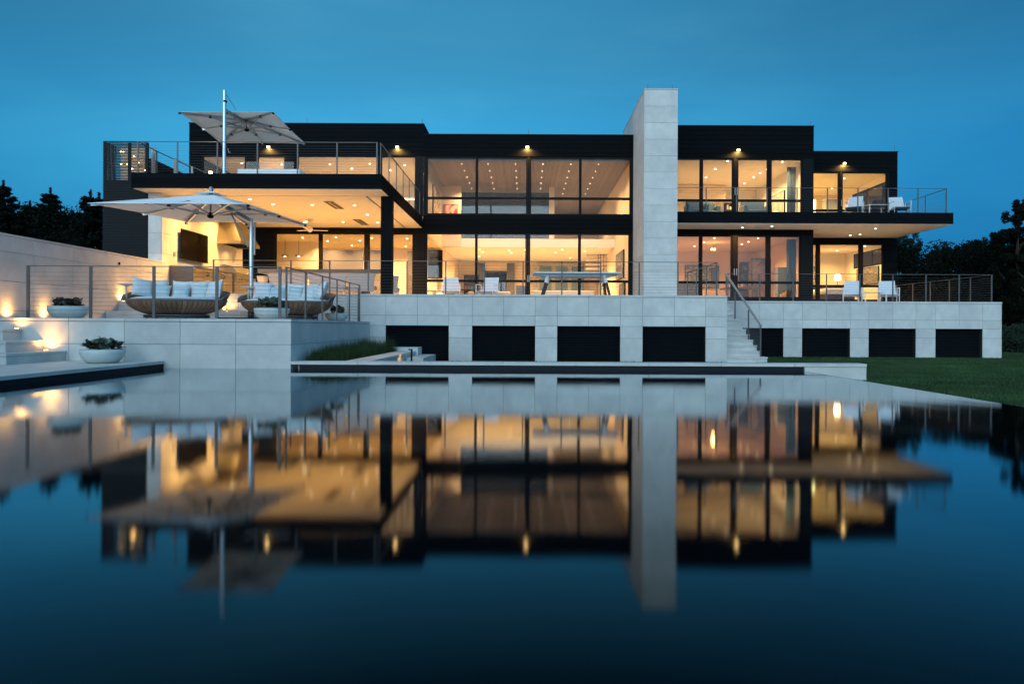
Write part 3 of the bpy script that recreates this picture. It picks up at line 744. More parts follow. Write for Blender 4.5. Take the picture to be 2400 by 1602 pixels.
for k in range(151):
    x = -4.46 + k * .06; box('ceiling_slat', (x, x + .036), (YI, 45), (8.235, 8.298), WOODS, c0)
for (a, b) in ((1080, 383), (1142, 382), (1206.5, 384), (1271, 385), (1336.5, 385.5), (1401.5, 386)):
    for k in range(6):
        Y0 = 31.0 + k * 1.38; x = (a - 1235) * 30.9 / 1600 * 1.0
        rod('downlight', (x, Y0, 8.215), (x, Y0, 8.25), .017, DOT, house, 'disc')
for (x, y) in ((-3, 32), (-1, 34), (1, 32), (3, 34), (-3, 35.4), (3, 31.4)): lamp('AREA', (x, y, 8.2), 120, (1, .57, .26), .12, house)
for x in (-3, 0, 3): lamp('AREA', (x, 40, 8.2), 95, (1, .58, .24), .15, house)
grid_lights([(-2.6, 37.2), (-2.5, 38.4), (-1, 37.6), (-.9, 38.8), (-.1, 37.2), (0, 39.2), (1.9, 37.1), (1.6, 38.6), (3.2, 37.8), (-2.9, 41), (0, 42), (2.6, 41.5)], 5.045, 130, (1, .60, .23))
# upper left rooms
room(XL0 + .2, -4.58, YI, 37, ZU, 8.45, 'rbcf', WALLW2)
box('interior_wall', (-10.9, -10.8), (YI, 37), (ZU, 8.45), WALLW2, house)
box('interior_wall', (-12.4, -12.32), (YI, 34), (ZU, 8.45), WALLW2, house)
grid_lights([(-13.4, 32), (-11.6, 32.2), (-11.4, 33.4), (-9.3, 32.1), (-8.5, 33), (-7.4, 32), (-6.7, 33.3), (-5.8, 32.2), (-5.2, 34), (-8.8, 35.2), (-13.5, 34.6)], 8.44, 60, (1, .60, .27))
box('cove_light', (-6.3, -4.7), (33.6, 33.66), (7.06, 7.14), COVE, house)
# right-mid upper and lower rooms
room(5.9, XM1 - .15, YI, 37.5, ZU, 8.42, 'lrbcf', WALLW2)
grid_lights([((px - 1235) * Y_ / 1600, Y_) for px, Y_ in ((1703.7, 31.0), (1675, 32.6), (1653, 34.4), (1796, 32.6), (1780, 33.4), (1765, 34.3), (1743, 35.8), (1831.7, 31.1), (1861, 32.7))], 8.41, 75, (1, .59, .23))
box('ceiling_beam', (6, 10.5), (36.2, 37.4), (7.62, 8.4), WALLW, house)
room(5.9, XM1 - .15, YI, 37.5, 2.1, 5.0, 'lrbcf', WALLW)
grid_lights([((px - 1235) * Y_ / 1600, Y_) for px, Y_ in ((1627, 34.8), (1649.3, 33.2), (1673.5, 31.6), (1776, 31.6), (1753.6, 32.9), (1737.5, 33.9))], 4.99, 88, (1, .55, .24))
# end block rooms
room(XM1 + .02, XE1 - .15, YE + .16, 39, ZU, 8.42, 'lrbcf', WALLW)
grid_lights([(14, 34.5), (16, 34.5), (14.5, 37), (16.5, 37)], 8.41, 165, (1, .70, .22))
box('cove_light', (XM1 + .1, 16.9), (38.9, 38.96), (7.30, 7.38), COVE, house)
room(XM1 + .02, XE1 - .15, YE + .16, 38, 2.1, 5.0, 'lrbcf', WALLW)
grid_lights([(17.0, 34.4), (14.2, 34.6), (14.5, 36.6), (16.6, 36.6)], 4.99, 80, (1, .63, .20))
# ================================================================== RAILINGS
def run(root, posts, z0, h=1.03, n=10, pw=.055, wide=None, hr=True):
    """posts: list of (x, y) in order; flat bar posts, top rail and steel cables"""
    a, b = Vector(posts[0]), Vector(posts[-1]); d = (b - a).normalized()
    ang = math.atan2(d.y, d.x)
    hw = .030 if a.y < 16 else .021
    for (x, y) in posts: 
        box('post', (x - hw, x + hw), (y - .012, y + .012), (z0, z0 + h - .018), STEELD, root, rz=ang if wide is None else wide)
    if hr: bar('handrail', (a.x - d.x * .03, a.y - d.y * .03, z0 + h - .009), (b.x + d.x * .03, b.y + d.y * .03, z0 + h - .009), .045, .016, STEELD, root)
    for k in range(n):
        z = z0 + .08 + k * (h - .13) / n
        rod('cable', (a.x, a.y, z), (b.x, b.y, z), .0026, STEELD, root)
def railing(label, runs, loc, group='steel cable railings'):
    r = thing('cable_railing', loc, label, 'railing', group)
    for q in runs: run(r, *q)
    return r
yp = Y1 + .12
pxs = [65.8, 212.6, 360.7, 508.3, 656]
pp = [(XX(p, yp, 690), yp) for p in pxs]
xs_ = -4.93
railing('cable railing along the front and right edge of the sofa platform', [
    (pp, ZP, 1.07, 11), ([(xs_, y) for y in (13.98, 15.2, 16.45, 17.7, 18.95, 20.1)], ZP, 1.07, 11, .055, None),
    ([(xs_ - .06, 20.2), (-6.2, 20.2), (-7.7, 20.2)], ZP, 1.0, 10)], (-8, yp, ZP))
yt = YC + .07
pc = [(XX(500.5 + 90.7 * k, yt, 650), yt) for k in range(14)]
railing('long cable railing along the front of the centre terrace', [(pc, ZT, 1.02, 10), ([(5.80, yt + .09), (5.80, 22.1), (5.80, 23.4), (5.80, 24.7)], ZT, 1.02, 10)], (0, yt, ZT))
yr = YR + .07
pr = [(XX(p, yr, 680), yr) for p in (1706, 1780.7, 1858.9, 1937, 2015, 2092.5, 2170, 2248, 2324)]
xr = pr[-1][0] + .06
railing('cable railing around the right terrace with bare lawn beyond', [(pr, ZT, 1.0, 10), ([(xr, y) for y in (24.9, 26.1, 27.4, 28.7, 30.0, 31.3, 32.6)], ZT, 1.0, 10)], (12, yr, ZT))
yb = YB + .09
pb = [(XX(p, yb, 470), yb) for p in (1584, 1655, 1726.6, 1797.5, 1868, 1939.5, 2010.6, 2081.5, 2151.5, 2217.5)]
xb = pb[-1][0] + .06
railing('cable railing along the right upper balcony', [(pb, ZU, 1.03, 10), ([(xb, yb + .08), (xb, 30.3), (xb, 31.8), (xb, 33.2)], ZU, 1.03, 10)], (12, yb, ZU))
yd = YD + .09
pd = [(XX(p, yd, 370), yd) for p in (323, 416, 509.5, 603.5, 697.5, 790, 883.5)]
xd = pd[-1][0] + .10
railing('cable railing around the upper roof deck at the left', [(pd, ZU, 1.03, 11), ([(xd, yd + .09 + 1.33 * k) for k in range(7)], ZU, 1.03, 11), ([(pd[0][0] - .05, yd + .1), (pd[0][0] - .05, 23.1), (pd[0][0] - .05, 24.4), (pd[0][0] - .05, 25.6)], ZU, 1.03, 11)], (-8, yd, ZU))
# stair rail
sr = thing('stair_railing', (7.13, 22.6, ZL), 'sloping steel handrail with cables beside the lawn stairs', 'railing')
sp_ = [(20.84, -.03, .90), (21.98, .48, 1.43), (23.4, 1.14, 2.10), (24.45, 1.66, 2.76)]
for y, zb, zt in sp_: box('post', (7.12, 7.145), (y - .035, y + .035), (zb, zt - .01), STEELD, sr)
bar('handrail', (7.13, 20.78, .90), (7.13, 24.5, 2.79), .07, .022, STEEL, sr)
for k in range(11): 
    o = .07 + k * .078; rod('cable', (7.13, 20.84, .89 - o), (7.13, 24.45, 2.74 - o), .0034, STEEL, sr)
# small handrails of the stair behind the deck
h1 = thing('stair_handrail', (-12.4, 23, ZU), 'short steel handrail beside the slatted tower on the deck', 'railing')
for (px, y) in ((357.5, 23.4), (362, 23.2)):
    q = at(px, 350, y); box('post', (q.x - .03, q.x + .03), (y - .015, y + .015), (ZU, ZZ(349, y, px)), STEEL, h1)
bar('handrail', at(341, 340, 24.2), at(363, 349, 23.2), .045, .018, STEEL, h1)
for k in range(4): rod('cable', at(341, 352 + 12 * k, 24.2), at(360, 357 + 12 * k, 23.2), .004, STEEL, h1)
h2 = thing('stair_handrail', (-11.5, 24, ZU), 'sloping handrail descending to the right on the roof deck', 'railing')
for px, py in ((409.5, 373), (411.5, 373), (450, 391)):
    q = at(px, py, 24); box('post', (q.x - .028, q.x + .028), (23.985, 24.015), (ZU, q.z), STEEL, h2)
bar('handrail', at(409.5, 371.5, 24), at(482, 405, 24), .05, .02, STEELD, h2)
for k in range(3): rod('cable', at(412, 381 + 8 * k, 24), at(449, 398 + 8 * k, 24), .004, STEEL, h2)

# ================================================================== SLATTED TOWER
tower = thing('slatted_tower', (-13.3, 22.7, ZL), 'tall black slatted screen tower at the left end of the house', 'tower')
TX0, TX1, TY0, TY1 = XX(240, 22.6, 450), XX(345, 22.6, 450), 22.62, 24.2
sl = MB().box((TX0, TX1), (TY0, TY0 + .025), (0, .034)).box((TX0, TX0 + .025), (TY0 + .026, TY0 + .7), (0, .034))
s0 = None; nsl = 140
ztop = ZZ(329, 22.6, 290)
for k in range(nsl):
    z = ztop - .052 - k * .0512 * 1.0
    if z < ZL: break
    if s0 is None: s0 = sl.build('slat', LOUV, tower, origin=(TX0, TY0, 0)); s0.location.z = z
    else:
        c = s0.copy(); COL.objects.link(c); c.location.z = z
    
for k, x in enumerate((TX0 + .05, TX0 + .85, TX1 - .05)): box('post', (x - .04, x + .04), (TY0 + .03, TY0 + .10), (ZL, ztop - .06), BLKB, tower)
box('back_panel', (TX0 + .03, TX1 - .01), (TY0 + .12, TY0 + .15), (ZL, 5.66), BLKB, tower)
ex = thing('outdoor_stair', (-13.2, 25, ZU), 'dark stepped stair behind the slatted tower rising to the left', 'stairs')
for k in range(7):
    a = at(348 + 9.5 * k, 373 + 4.6 * k, 26); box('step', (a.x - .2, a.x + .02 + .16), (25.9, 27), (ZU - .3, a.z), BLACK, ex)
tl = thing('stair_light_panel', (-13.3, 24, 5), 'warm lit wall glimpsed through the slatted tower', 'wall')
a, b = at(282, 345, 23.9), at(338, 421, 23.9)
box('lit_wall', (a.x, b.x), (23.92, 23.96), (b.z, a.z), WALLW, tl)
for (px, py) in ((283.5, 356), (289, 357), (306, 364), (314, 367), (325, 382), (340, 400), (310, 395), (284, 385), (298, 386)):
    q = at(px, py, 23.4); rod('stair_bulb', (q.x, q.y, q.z - .02), (q.x, q.y, q.z + .02), .022, BULB, tl)
lamp('POINT', (-13.4, 23.3, 6.3), 12, WARM, .05, tl)

# ================================================================== UMBRELLAS
def umbrella(label, A, B, C, D, peak, hub, pole_b, pole_t, arm, poler=.05, mast=True):
    r = thing('parasol', pole_b, label, 'parasol', 'square cantilever parasols')
    Cn = [Vector(v) for v in (A, B, C, D)]; P = Vector(peak)
    m = MB(); n = 10; vs = []; fs = []
    for s in range(4):
        p, q = Cn[s], Cn[(s + 1) % 4]; base = len(vs)
        for i in range(n + 1):
            for j in range(n + 1):
                u = i / n; e = p.lerp(q, j / n); ee = e + (P - e).normalized() * .05 * math.sin(math.pi * j / n) + Vector((0, 0, .0))
                v = P.lerp(ee, u); v.z -= .05 * math.sin(math.pi * u) * (math.sin(math.pi * j / n) ** 1) ; vs.append(v)
        for i in range(n):
            for j in range(n): k = base + i * (n + 1) + j; fs.append((k, k + n + 1, k + n + 2, k + 1))
    m.poly(vs, fs)
    can = m.build('canopy', CANV, r, True)
    so = can.modifiers.new('thick', 'SOLIDIFY'); so.thickness = .008
    H = Vector(hub); pts = []
    for s in range(4): pts += [Cn[s], (Cn[s] + Cn[(s + 1) % 4]) / 2]
    for k, e in enumerate(pts):
        dn = Vector((0, 0, -.045)); top = P + Vector((0, 0, -.10))
        e2 = top.lerp(e + dn, .985)
        rb = bar('rib', top, e2, .035, .055, POLE, r)
        mid = top.lerp(e2, .56); 
        bar('strut', H, mid, .032, .05, POLE, r)
        box('joint', (mid.x - .04, mid.x + .04), (mid.y - .04, mid.y + .04), (mid.z - .05, mid.z + .03), STEELD, r)
        box('rib_tip', (e2.x - .03, e2.x + .03), (e2.y - .03, e2.y + .03), (e2.z - .03, e2.z + .02), BLKF, r)
    MB().lathe([(0, -.09), (.07, -.07), (.09, 0), (.07, .06), (0, .07)], hub, 14).build('hub', BLKF, r, True)
    rod('centre_rod', H, P + Vector((0, 0, -.05)), .022, STEEL, r)
    MB().lathe([(0, .20), (.035, .19), (.06, .13), (.045, .08), (.06, .06), (.05, .0), (0, 0)], peak, 14).build('finial', STEEL, r, True)
    m2 = MB(); k = .16; vv = [P + (c - P) * k + Vector((0, 0, .075)) for c in Cn] + [P + Vector((0, 0, .085))]
    m2.poly(vv, [(0, 1, 4), (1, 2, 4), (2, 3, 4), (3, 0, 4)]); m2.build('vent_cap', CANV, r)
    rod('pole', pole_b, pole_t, poler, POLE, r, 'disc')
    return r
zb = 4.33
A, B, Cc, D = at(204.5, 475.6, 16.3), at(583, 478, 16.3), at(718, 525, 19.5), at(436, 520, 19.4)
pk = at(494.5, 455, 17.9); hb = at(493.5, 504, 17.9)
u1 = umbrella('large white cantilever parasol over the daybeds on the platform', A, B, Cc, D, pk, hb, (-7.40, 18.3, ZP), (-7.40, 18.3, 3.72), None, .05)
bar('arm', (-7.40, 18.28, 3.66), (pk.x + .12, 17.92, pk.z - .16), .055, .09, STEEL, u1)
bar('arm_brace', (-7.31, 18.3, 2.75), (-7.31, 18.3, 3.62), .03, .05, STEEL, u1)
bar('arm_brace', (-7.48, 18.3, 2.95), at(540, 497, 18.1), .03, .04, STEEL, u1)
box('base_plate', (-8.15, -7.05), (17.9, 18.9), (ZP, ZP + .07), BLKF, u1); rod('pole_foot', (-7.4, 18.3, ZP + .07), (-7.4, 18.3, ZP + .32), .075, STEELD, u1, 'disc')
A, B, Cc, D = at(418.5, 262, 23.2), at(641.6, 262.5, 23.2), at(716, 336.5, 27), at(518, 335.5, 27)
pk = at(577, 277, 25.1); hb = at(578.5, 303, 25.1)
u2 = umbrella('pale cantilever parasol seen from below on the upper roof deck', A, B, Cc, D, pk, hb, (XX(526, 22.4, 300), 22.4, ZU), (XX(526, 22.4, 300), 22.4, ZZ(212.5, 22.4, 526)), None, .055)
rod('pole_collar', (XX(526, 22.4), 22.4, ZZ(240, 22.4, 526)), (XX(526, 22.4), 22.4, ZZ(236, 22.4, 526)), .064, BLKF, u2, 'disc')
bar('arm', (XX(528, 22.4, 300), 22.45, ZZ(258, 22.4, 528)), (pk.x, pk.y, pk.z - .16), .06, .08, STEEL, u2)
rod('stay_cable', (XX(528, 22.4), 22.42, ZZ(221, 22.4, 528)), at(553, 258, 23.9), .012, STEEL, u2)
rod('crank', at(534, 348, 22.35), at(536, 357, 22.35), .012, STEEL, u2); rod('crank', at(535.5, 357, 22.35), at(540.5, 357.5, 22.35), .012, STEEL, u2)

sk_ = thing('roof_skylight', (-10, 26, ZU), 'low white ledge with glass panels standing on the upper roof deck', 'skylight')
a, b = at(557, 396, 25.6), at(702, 396, 25.6); box('ledge', (a.x, b.x), (25.6, 27.4), (ZU, a.z), WHITE, sk_)
a, b = at(576, 379, 25.8), at(690, 379, 25.8)
for q in range(3): box('glass_panel', (a.x + q * (b.x - a.x) / 3 + .01, a.x + (q + 1) * (b.x - a.x) / 3 - .01), (25.8, 25.815), (at(557, 396, 25.6).z + .002, a.z), GLASST, sk_)

# ================================================================== DAYBEDS
def pillow_mesh(w_, h_, t_, m, name='cushion'):
    n = 12; vs = []; fs = []
    for sgn in (1, -1):
        b0 = len(vs)
        for i in range(n + 1):
            for j in range(n + 1):
                u, v = i / n * 2 - 1, j / n * 2 - 1
                th = t_ * ((1 - abs(u) ** 3.2) * (1 - abs(v) ** 3.2)) ** .5
                x = u * w_ * (1 - .09 * (1 - v * v)); z = v * h_ * (1 - .09 * (1 - u * u))
                vs.append((x, sgn * th, z))
        for i in range(n):
            for j in range(n):
                k = b0 + i * (n + 1) + j; q = (k, k + 1, k + n + 2, k + n + 1); fs.append(q if sgn < 0 else q[::-1])
    me = bpy.data.meshes.new(name); me.from_pydata(vs, [], fs); me.materials.append(m)
    for p in me.polygons: p.use_smooth = True
    return me
PS = pillow_mesh(.215, .20, .09, CUSHS); PB = pillow_mesh(.245, .24, .10, CUSH)
def pillow(root, me, x, y, z, rz, tilt=-.22, roll=0.):
    o = bpy.data.objects.new('cushion', me); o.rotation_euler = (tilt, roll, rz); o.location = (x, y, z); return link(o, root)
def daybed(label, cx, cy, rz, cush, tables):
    r = thing('daybed', (0, 0, 0), label, 'daybed', 'round wicker daybeds')
    a_, b_ = 1.17, .82; z0, zr = .13, .47
    prof = []
    for k in range(9):
        f = k / 8; prof.append((.56 + .44 * math.sin(f * math.pi / 2) ** 1.15, z0 + (zr - z0) * f ** 1.35))
    bk = MB().lathe(prof + [(.97, zr), (.90, zr - .05)], (0, 0, 0), 56, a_, b_).build('basket', DARKW, r, True)
    ns = 60
    for k in range(ns):
        t0 = 2 * math.pi * (k + .07) / ns; t1 = 2 * math.pi * (k + .93) / ns; m = MB(); vs = []
        for (rr, z) in prof:
            for tt, off in ((t0, .012), (t1, .012)): vs.append(((rr * a_ + off) * math.cos(tt), (rr * b_ + off) * math.sin(tt), z))
        m.poly(vs, [(2 * i, 2 * i + 1, 2 * i + 3, 2 * i + 2) for i in range(8)]); m.build('woven_strip', WICK, bk)
    # rolled rim
    m = MB(); m.tube([(a_ * math.cos(2 * math.pi * k / 40), b_ * math.sin(2 * math.pi * k / 40), zr) for k in range(41)], .03, 8); m.build('rim', WICKG, r, True)
    # low curved back
    vs = []; nb = 36
    for k in range(nb + 1):
        t_ = math.radians(-18) + math.radians(216) * k / nb; e = math.sin(math.pi * k / nb) ** .45
        for (o_, zz) in ((0, zr), (.05, zr + .15 * e), (.10, zr + .30 * e)): vs.append(((a_ + o_) * math.cos(t_), (b_ + o_) * math.sin(t_), zz))
    m = MB().poly(vs, [(3 * i + q, 3 * i + 3 + q, 3 * i + 4 + q, 3 * i + 1 + q) for i in range(nb) for q in (0, 1)])
    o = m.build('backrest', WICKG, r, True); s_ = o.modifiers.new('thick', 'SOLIDIFY'); s_.thickness = .03
    MB().lathe([(0, zr + .09), (.80, zr + .085), (.90, zr + .06), (.94, zr + .02), (.92, zr - .03), (.8, zr - .04)], (0, 0, 0), 48, a_, b_).build('mattress', CUSH, r, True)
    MB().lathe([(.50, .04), (.66, .04), (.66, .125), (.50, .125)], (0, 0, 0), 40, a_, b_).build('base_ring', BLKF, r, True)
    for k in range(2):
        m = MB(); m.tube([(.672 * a_ * math.cos(2 * math.pi * q / 40), .672 * b_ * math.sin(2 * math.pi * q / 40), .055 + .05 * k) for q in range(41)], .007, 6); m.build('base_rail', STEEL, r, True)
    for k in range(6):
        t_ = math.pi / 6 + k * math.pi / 3; rod('caster', (.6 * a_ * math.cos(t_) - .02, .6 * b_ * math.sin(t_), .028), (.6 * a_ * math.cos(t_) + .02, .6 * b_ * math.sin(t_), .028), .028, BLKF, r)
    for (me_, x, y, z, q, tl_, rl) in cush: pillow(r, me_, x, y, z, q, tl_, rl)
    for (x, y) in tables:
        MB().lathe([(0, .885), (.19, .885), (.19, .87), (.06, .84), (.02, .8), (.018, .45), (0, .45)], (x, y, 0), 22).build('side_table', WHITEM, r, True)
    r.location = (cx, cy, ZP); r.rotation_euler = (0, 0, rz); return r
zc = .47 + .08
C1 = [(PB, -.86, .02, zc + .25, .85, -.28, .16), (PB, -.66, .40, zc + .23, .35, -.25, -.10), (PS, -.50, .24, zc + .15, .12, -.42, .05), (PB, -.12, .50, zc + .22, .03, -.22, .04), (PS, -.03, .28, zc + .14, 0, -.42, -.03), (PB, .34, .48, zc + .22, -.06, -.22, -.07), (PS, .46, .26, zc + .14, -.08, -.42, .04), (PB, .86, .14, zc + .22, -.5, -.28, -.10)]
daybed('left wicker daybed with a row of white cushions in front of the wall steps', XX(410, 16.9, 700), 17.0, .04, C1, [(-1.18, -.1)])
C2 = [(PB, -.74, .18, zc + .24, .30, -.3, .04), (PB, -.36, .42, zc + .20, .12, -.28, -.05), (PS, -.40, .26, zc + .16, .10, -.38, .05), (PB, .02, .46, zc + .21, 0, -.25, .05), (PS, .10, .28, zc + .17, -.06, -.38, .02), (PB, .42, .40, zc + .19, -.2, -.28, -.05), (PS, .50, .20, zc + .16, -.3, -.35, .10), (PS, .78, .12, zc + .19, -.7, -.3, .2), (PB, .98, -.08, zc + .26, -1.15, -.38, .08)]
daybed('right wicker daybed behind the planter bowls beside the parasol pole', XX(667, 17.7, 700), 17.9, -.06, C2, [(-1.10, .1)])

# ================================================================== PLANTER BOWLS
def leafmesh(m):
    vs = []; fs = []; n = 8
    for i in range(5):
        f = i / 4
        for j in (-1, 0, 1):
            wd = .085 * math.sin(math.pi * min(.98, f * .92 + .06)) ** .6
            vs.append((j * wd, f * .14, .03 * math.sin(f * 2.6) - (.012 if j == 0 else 0)))
    for i in range(4):
        for j in range(2): k = i * 3 + j; fs.append((k, k + 1, k + 4, k + 3))
    me = bpy.data.meshes.new('leaf'); me.from_pydata(vs, [], fs); me.materials.append(m)
    for p in me.polygons: p.use_smooth = True
    return me
LG, LR = leafmesh(LEAFG), leafmesh(LEAFR)
def bowl(label, x, y, z, rad, leafs, seed, n=105, lh=.19):
    rg = random.Random(seed); r = thing('planter_bowl', (x, y, z), label, 'planter', 'white bowl planters')
    s = rad / .385; h = .26 * s
    MB().lathe([(0, 0), (.20 * s, .0), (.27 * s, .02 * s), (.345 * s, .10 * s), (.383 * s, .20 * s), (.385 * s, h), (.365 * s, h), (.362 * s, h - .03), (0, h - .03)], (x, y, z), 40).build('bowl', BOWL, r, True)
    rod('soil', (x, y, z + h - .028), (x, y, z + h - .022), .36 * s, SOIL, r, 'disc')
    pc_ = thing('plant', (x, y, z + h), parent=r)
    nst = 9
    cs = [(rg.uniform(0, 6.28), rg.uniform(.05, .29) * s) for _ in range(nst)]
    k = 0
    while k < n:
        a, d = cs[k % nst]; cx, cy = x + d * math.cos(a), y + d * math.sin(a)
        me = leafs[0] if rg.random() < leafs[2] else leafs[1]
        o = bpy.data.objects.new('leaf', me); sc = rg.uniform(.6, 1.1) * (.7 + .3 * s)
        az_ = rg.uniform(0, 6.28); el = rg.uniform(-.2, 1.25)
        o.location = (cx + .03 * math.cos(az_), cy + .03 * math.sin(az_), z + h + rg.uniform(.0, lh * .62) * (1.1 - d))
        o.rotation_euler = (el, rg.uniform(-.3, .3), az_); o.scale = (sc, sc, sc); link(o, pc_); k += 1
    return r
bowl('white bowl of green succulents standing on the low pool deck', XX(240.5, 12.95, 830), 12.95, ZD, .385, (LG, LR, .8), 1)
bowl('white bowl of bronze succulents at the left end of the platform', XX(160, 14.65, 720), 14.65, ZP, .385, (LG, LR, .25), 2, lh=.15)
bowl('white bowl with dark succulents by the platform corner post', XX(637, 15.6, 720), 15.6, ZP, .385, (LG, LR, .7), 3, lh=.25)
bowl('smaller bowl with grey succulents behind the right daybed', XX(789, 18.7, 720), 18.7, ZP, .31, (LG, LR, .4), 4, 80)

# ================================================================== OUTDOOR KITCHEN
kc = thing('kitchen_cabinets', (-11.6, 25, ZT), 'stainless outdoor kitchen cabinets along the limestone wall', 'cabinets')
KX, KY0, KY1, KZ = -11.23, 22.98, 28.2, 2.83
box('end_panel', (XW + .01, KX), (KY0 - .02, KY0), (ZT, KZ - .002), STEELD, kc)
box('carcass', (XW + .01, KX - .03), (KY0 + .002, 26.0), (ZT, KZ), STEELD, kc)
box('counter', (XW + .01, KX + .02), (KY0 - .03, 26.05), (KZ + .002, KZ + .04), STAIN, kc)
yy = [KY0, 23.65, 24.3, 24.95, 25.5, 26.0]
for i in range(5):
    zs_ = [ZT + .05, 2.15, 2.5, KZ - .01] if i in (0, 3) else [ZT + .05, KZ - .01]
    for q in range(len(zs_) - 1):
        d_ = box('door', (KX - .028, KX), (yy[i] + .008, yy[i + 1] - .008), (zs_[q] + .004, zs_[q + 1] - .004), STAIN, kc)
        zc_ = zs_[q + 1] - .08; box('handle', (KX + .01, KX + .03), (yy[i] + .12, yy[i + 1] - .12), (zc_ - .01, zc_ + .01), STEEL, kc)
for y in (23.95, 25.2): 
    o = MB().tube([(KX, y, 2.72), (KX + .07, y, 2.70), (KX + .07, y, 2.60), (KX, y, 2.58)], .02).build('tap_handle', BLKF, kc, True)
gr = thing('grill', (-11.4, 27, ZT), 'stainless barbecue grill with angular hood below the range hood', 'grill')
box('body', (XW + .02, KX + .05), (26.08, 28.1), (ZT, 2.74), STAIN, gr)
box('control_panel', (KX + .052, KX + .10), (26.15, 28.0), (2.55, 2.76), STAIN, gr)
for k in range(6): rod('knob', (KX + .10, 26.35 + k * .28, 2.65), (KX + .15, 26.35 + k * .28, 2.65), .035, STEELD, gr)
lidp = [(XW + .03, 2.76), (KX + .06, 2.76), (KX + .08, 2.90), (KX - .10, 3.14), (KX - .45, 3.20), (XW + .05, 3.05)]
vs = [(x, y, z) for y in (26.2, 27.75) for x, z in lidp]
MB().poly(vs, [tuple(range(5, -1, -1)), tuple(range(6, 12))] + [(i, (i + 1) % 6, 6 + (i + 1) % 6, 6 + i) for i in range(6)]).build('lid', STAIN, gr)
bar('lid_handle', (KX + .12, 26.4, 2.88), (KX + .12, 27.6, 2.88), .03, .03, STEEL, gr)
hd = thing('range_hood', (-11.6, 27.4, 4.02), 'big stainless pyramid range hood mounted on the limestone wall', 'range hood')
zt_, zm_, zl_ = ZS - .01, 4.14, 4.02
bx = (XW + .005, -11.10); by = (26.46, 28.3); tx_ = (XW + .005, -11.62); ty_ = (26.75, 27.75)
v = [(bx[0], by[0], zm_), (bx[1], by[0], zm_), (bx[1], by[1], zm_), (bx[0], by[1], zm_), (tx_[0], ty_[0], zt_), (tx_[1], ty_[0], zt_), (tx_[1], ty_[1], zt_), (tx_[0], ty_[1], zt_)]
MB().poly(v, [(0, 1, 5, 4), (1, 2, 6, 5), (2, 3, 7, 6), (3, 0, 4, 7)]).build('hood_cone', STAIN, hd)
MB().box((bx[0], bx[1]), (by[0], by[0] + .02), (zl_, zm_)).box((bx[1] - .02, bx[1]), (by[0] + .02, by[1]), (zl_, zm_)).box((bx[0], bx[1]), (by[1], by[1] + .02), (zl_, zm_)).build('hood_rim', STAIN, hd)
box('grease_filter', (bx[0] + .02, bx[1] - .03), (by[0] + .03, by[1] - .02), (zl_ + .04, zl_ + .05), STEELD, hd)
for k in range(9): box('filter_bar', (bx[0] + .05, bx[1] - .06), (by[0] + .12 + k * .19, by[0] + .17 + k * .19), (zl_ + .02, zl_ + .038), BLKF, hd)
lamp('AREA', (-11.5, 27.3, zl_ + .01), 18, WARMW, .15, hd)
tv = thing('television', (-11.93, 24.4, 3.2), 'large black television mounted on the limestone kitchen wall', 'television')
box('tv_frame', (XW + .10, XW + .16), (23.5, 25.4), (3.15, 4.18), BLKF, tv); box('screen', (XW + .161, XW + .165), (23.53, 25.37), (3.18, 4.15), SCREENM, tv)
box('wall_mount', (XW + .005, XW + .10), (24.1, 24.8), (3.4, 3.9), BLKF, tv)
ol = box('outlet_cover', (XW + .002, XW + .03), (23.22, 23.32), (3.20, 3.34), STEEL); tag(ol, 'small steel outlet cover on the wall left below the television', 'outlet cover')
op = thing('bottle_opener', (XW, 20.0, 2.3), 'tiny dark fixture on the low boundary wall', 'wall fixture'); box('fixture', (XW + .002, XW + .04), (20.1, 20.14), (2.62, 2.70), BLKF, op)

# long dining table with pale upholstered bench backs
dt = thing('outdoor_dining_table', (-7, 24, ZT), 'long dark outdoor dining table under the roof deck', 'table')
YT = 24.4
box('tabletop', (XX(606, YT, 632), XX(893, YT, 632)), (YT - .1, YT + .95), (ZZ(640, YT, 750), ZZ(631, YT, 750)), TOPD, dt)
for x in (-9.0, -6): box('leg', (x, x + .12), (YT + .2, YT + .6), (ZT, 2.72), TOPD, dt)
def seat(label, x0, x1, y, flare=.0, grp='shade-grey upholstered seats at the outdoor table'):
    s = thing('upholstered_seat', ((x0 + x1) / 2, y, ZT), label, 'seat', grp)
    zt2, zb2 = 2.66, 2.05; vs = []
    for yy_, o_ in ((y, 0), (y + .07, .0)):
        for (z, f) in ((zb2, .07), (zb2 + .12, .045), (2.4, .03), (zt2 - .1, .0), (zt2, -.012)): vs += [(x0 + f, yy_ - (z - zb2) * .10, z), (x1 - f, yy_ - (z - zb2) * .10, z)]
    fs = [(2 * i, 2 * i + 1, 2 * i + 3, 2 * i + 2) for i in range(4)] + [(10 + 2 * i + 1, 10 + 2 * i, 10 + 2 * i + 2, 10 + 2 * i + 3) for i in range(4)]
    fs += [(2 * i, 2 * i + 2, 12 + 2 * i, 10 + 2 * i) for i in range(4)] + [(2 * i + 1, 11 + 2 * i, 13 + 2 * i, 2 * i + 3) for i in range(4)] + [(8, 9, 19, 18), (1, 0, 10, 11)]
    MB().poly(vs, fs).build('backrest', SEATF, s)
    rbox('seat', (x0 + .06, x1 - .06), (y + .08, y + .6), (2.12, 2.26), .03, SEATF, s)
    for x in (x0 + .1, x1 - .1):
        for yy_ in (y + .04, y + .5): rod('leg', (x, yy_, ZT), (x, yy_, 2.13), .017, WHITEM, s)
    return s
yq = 23.5
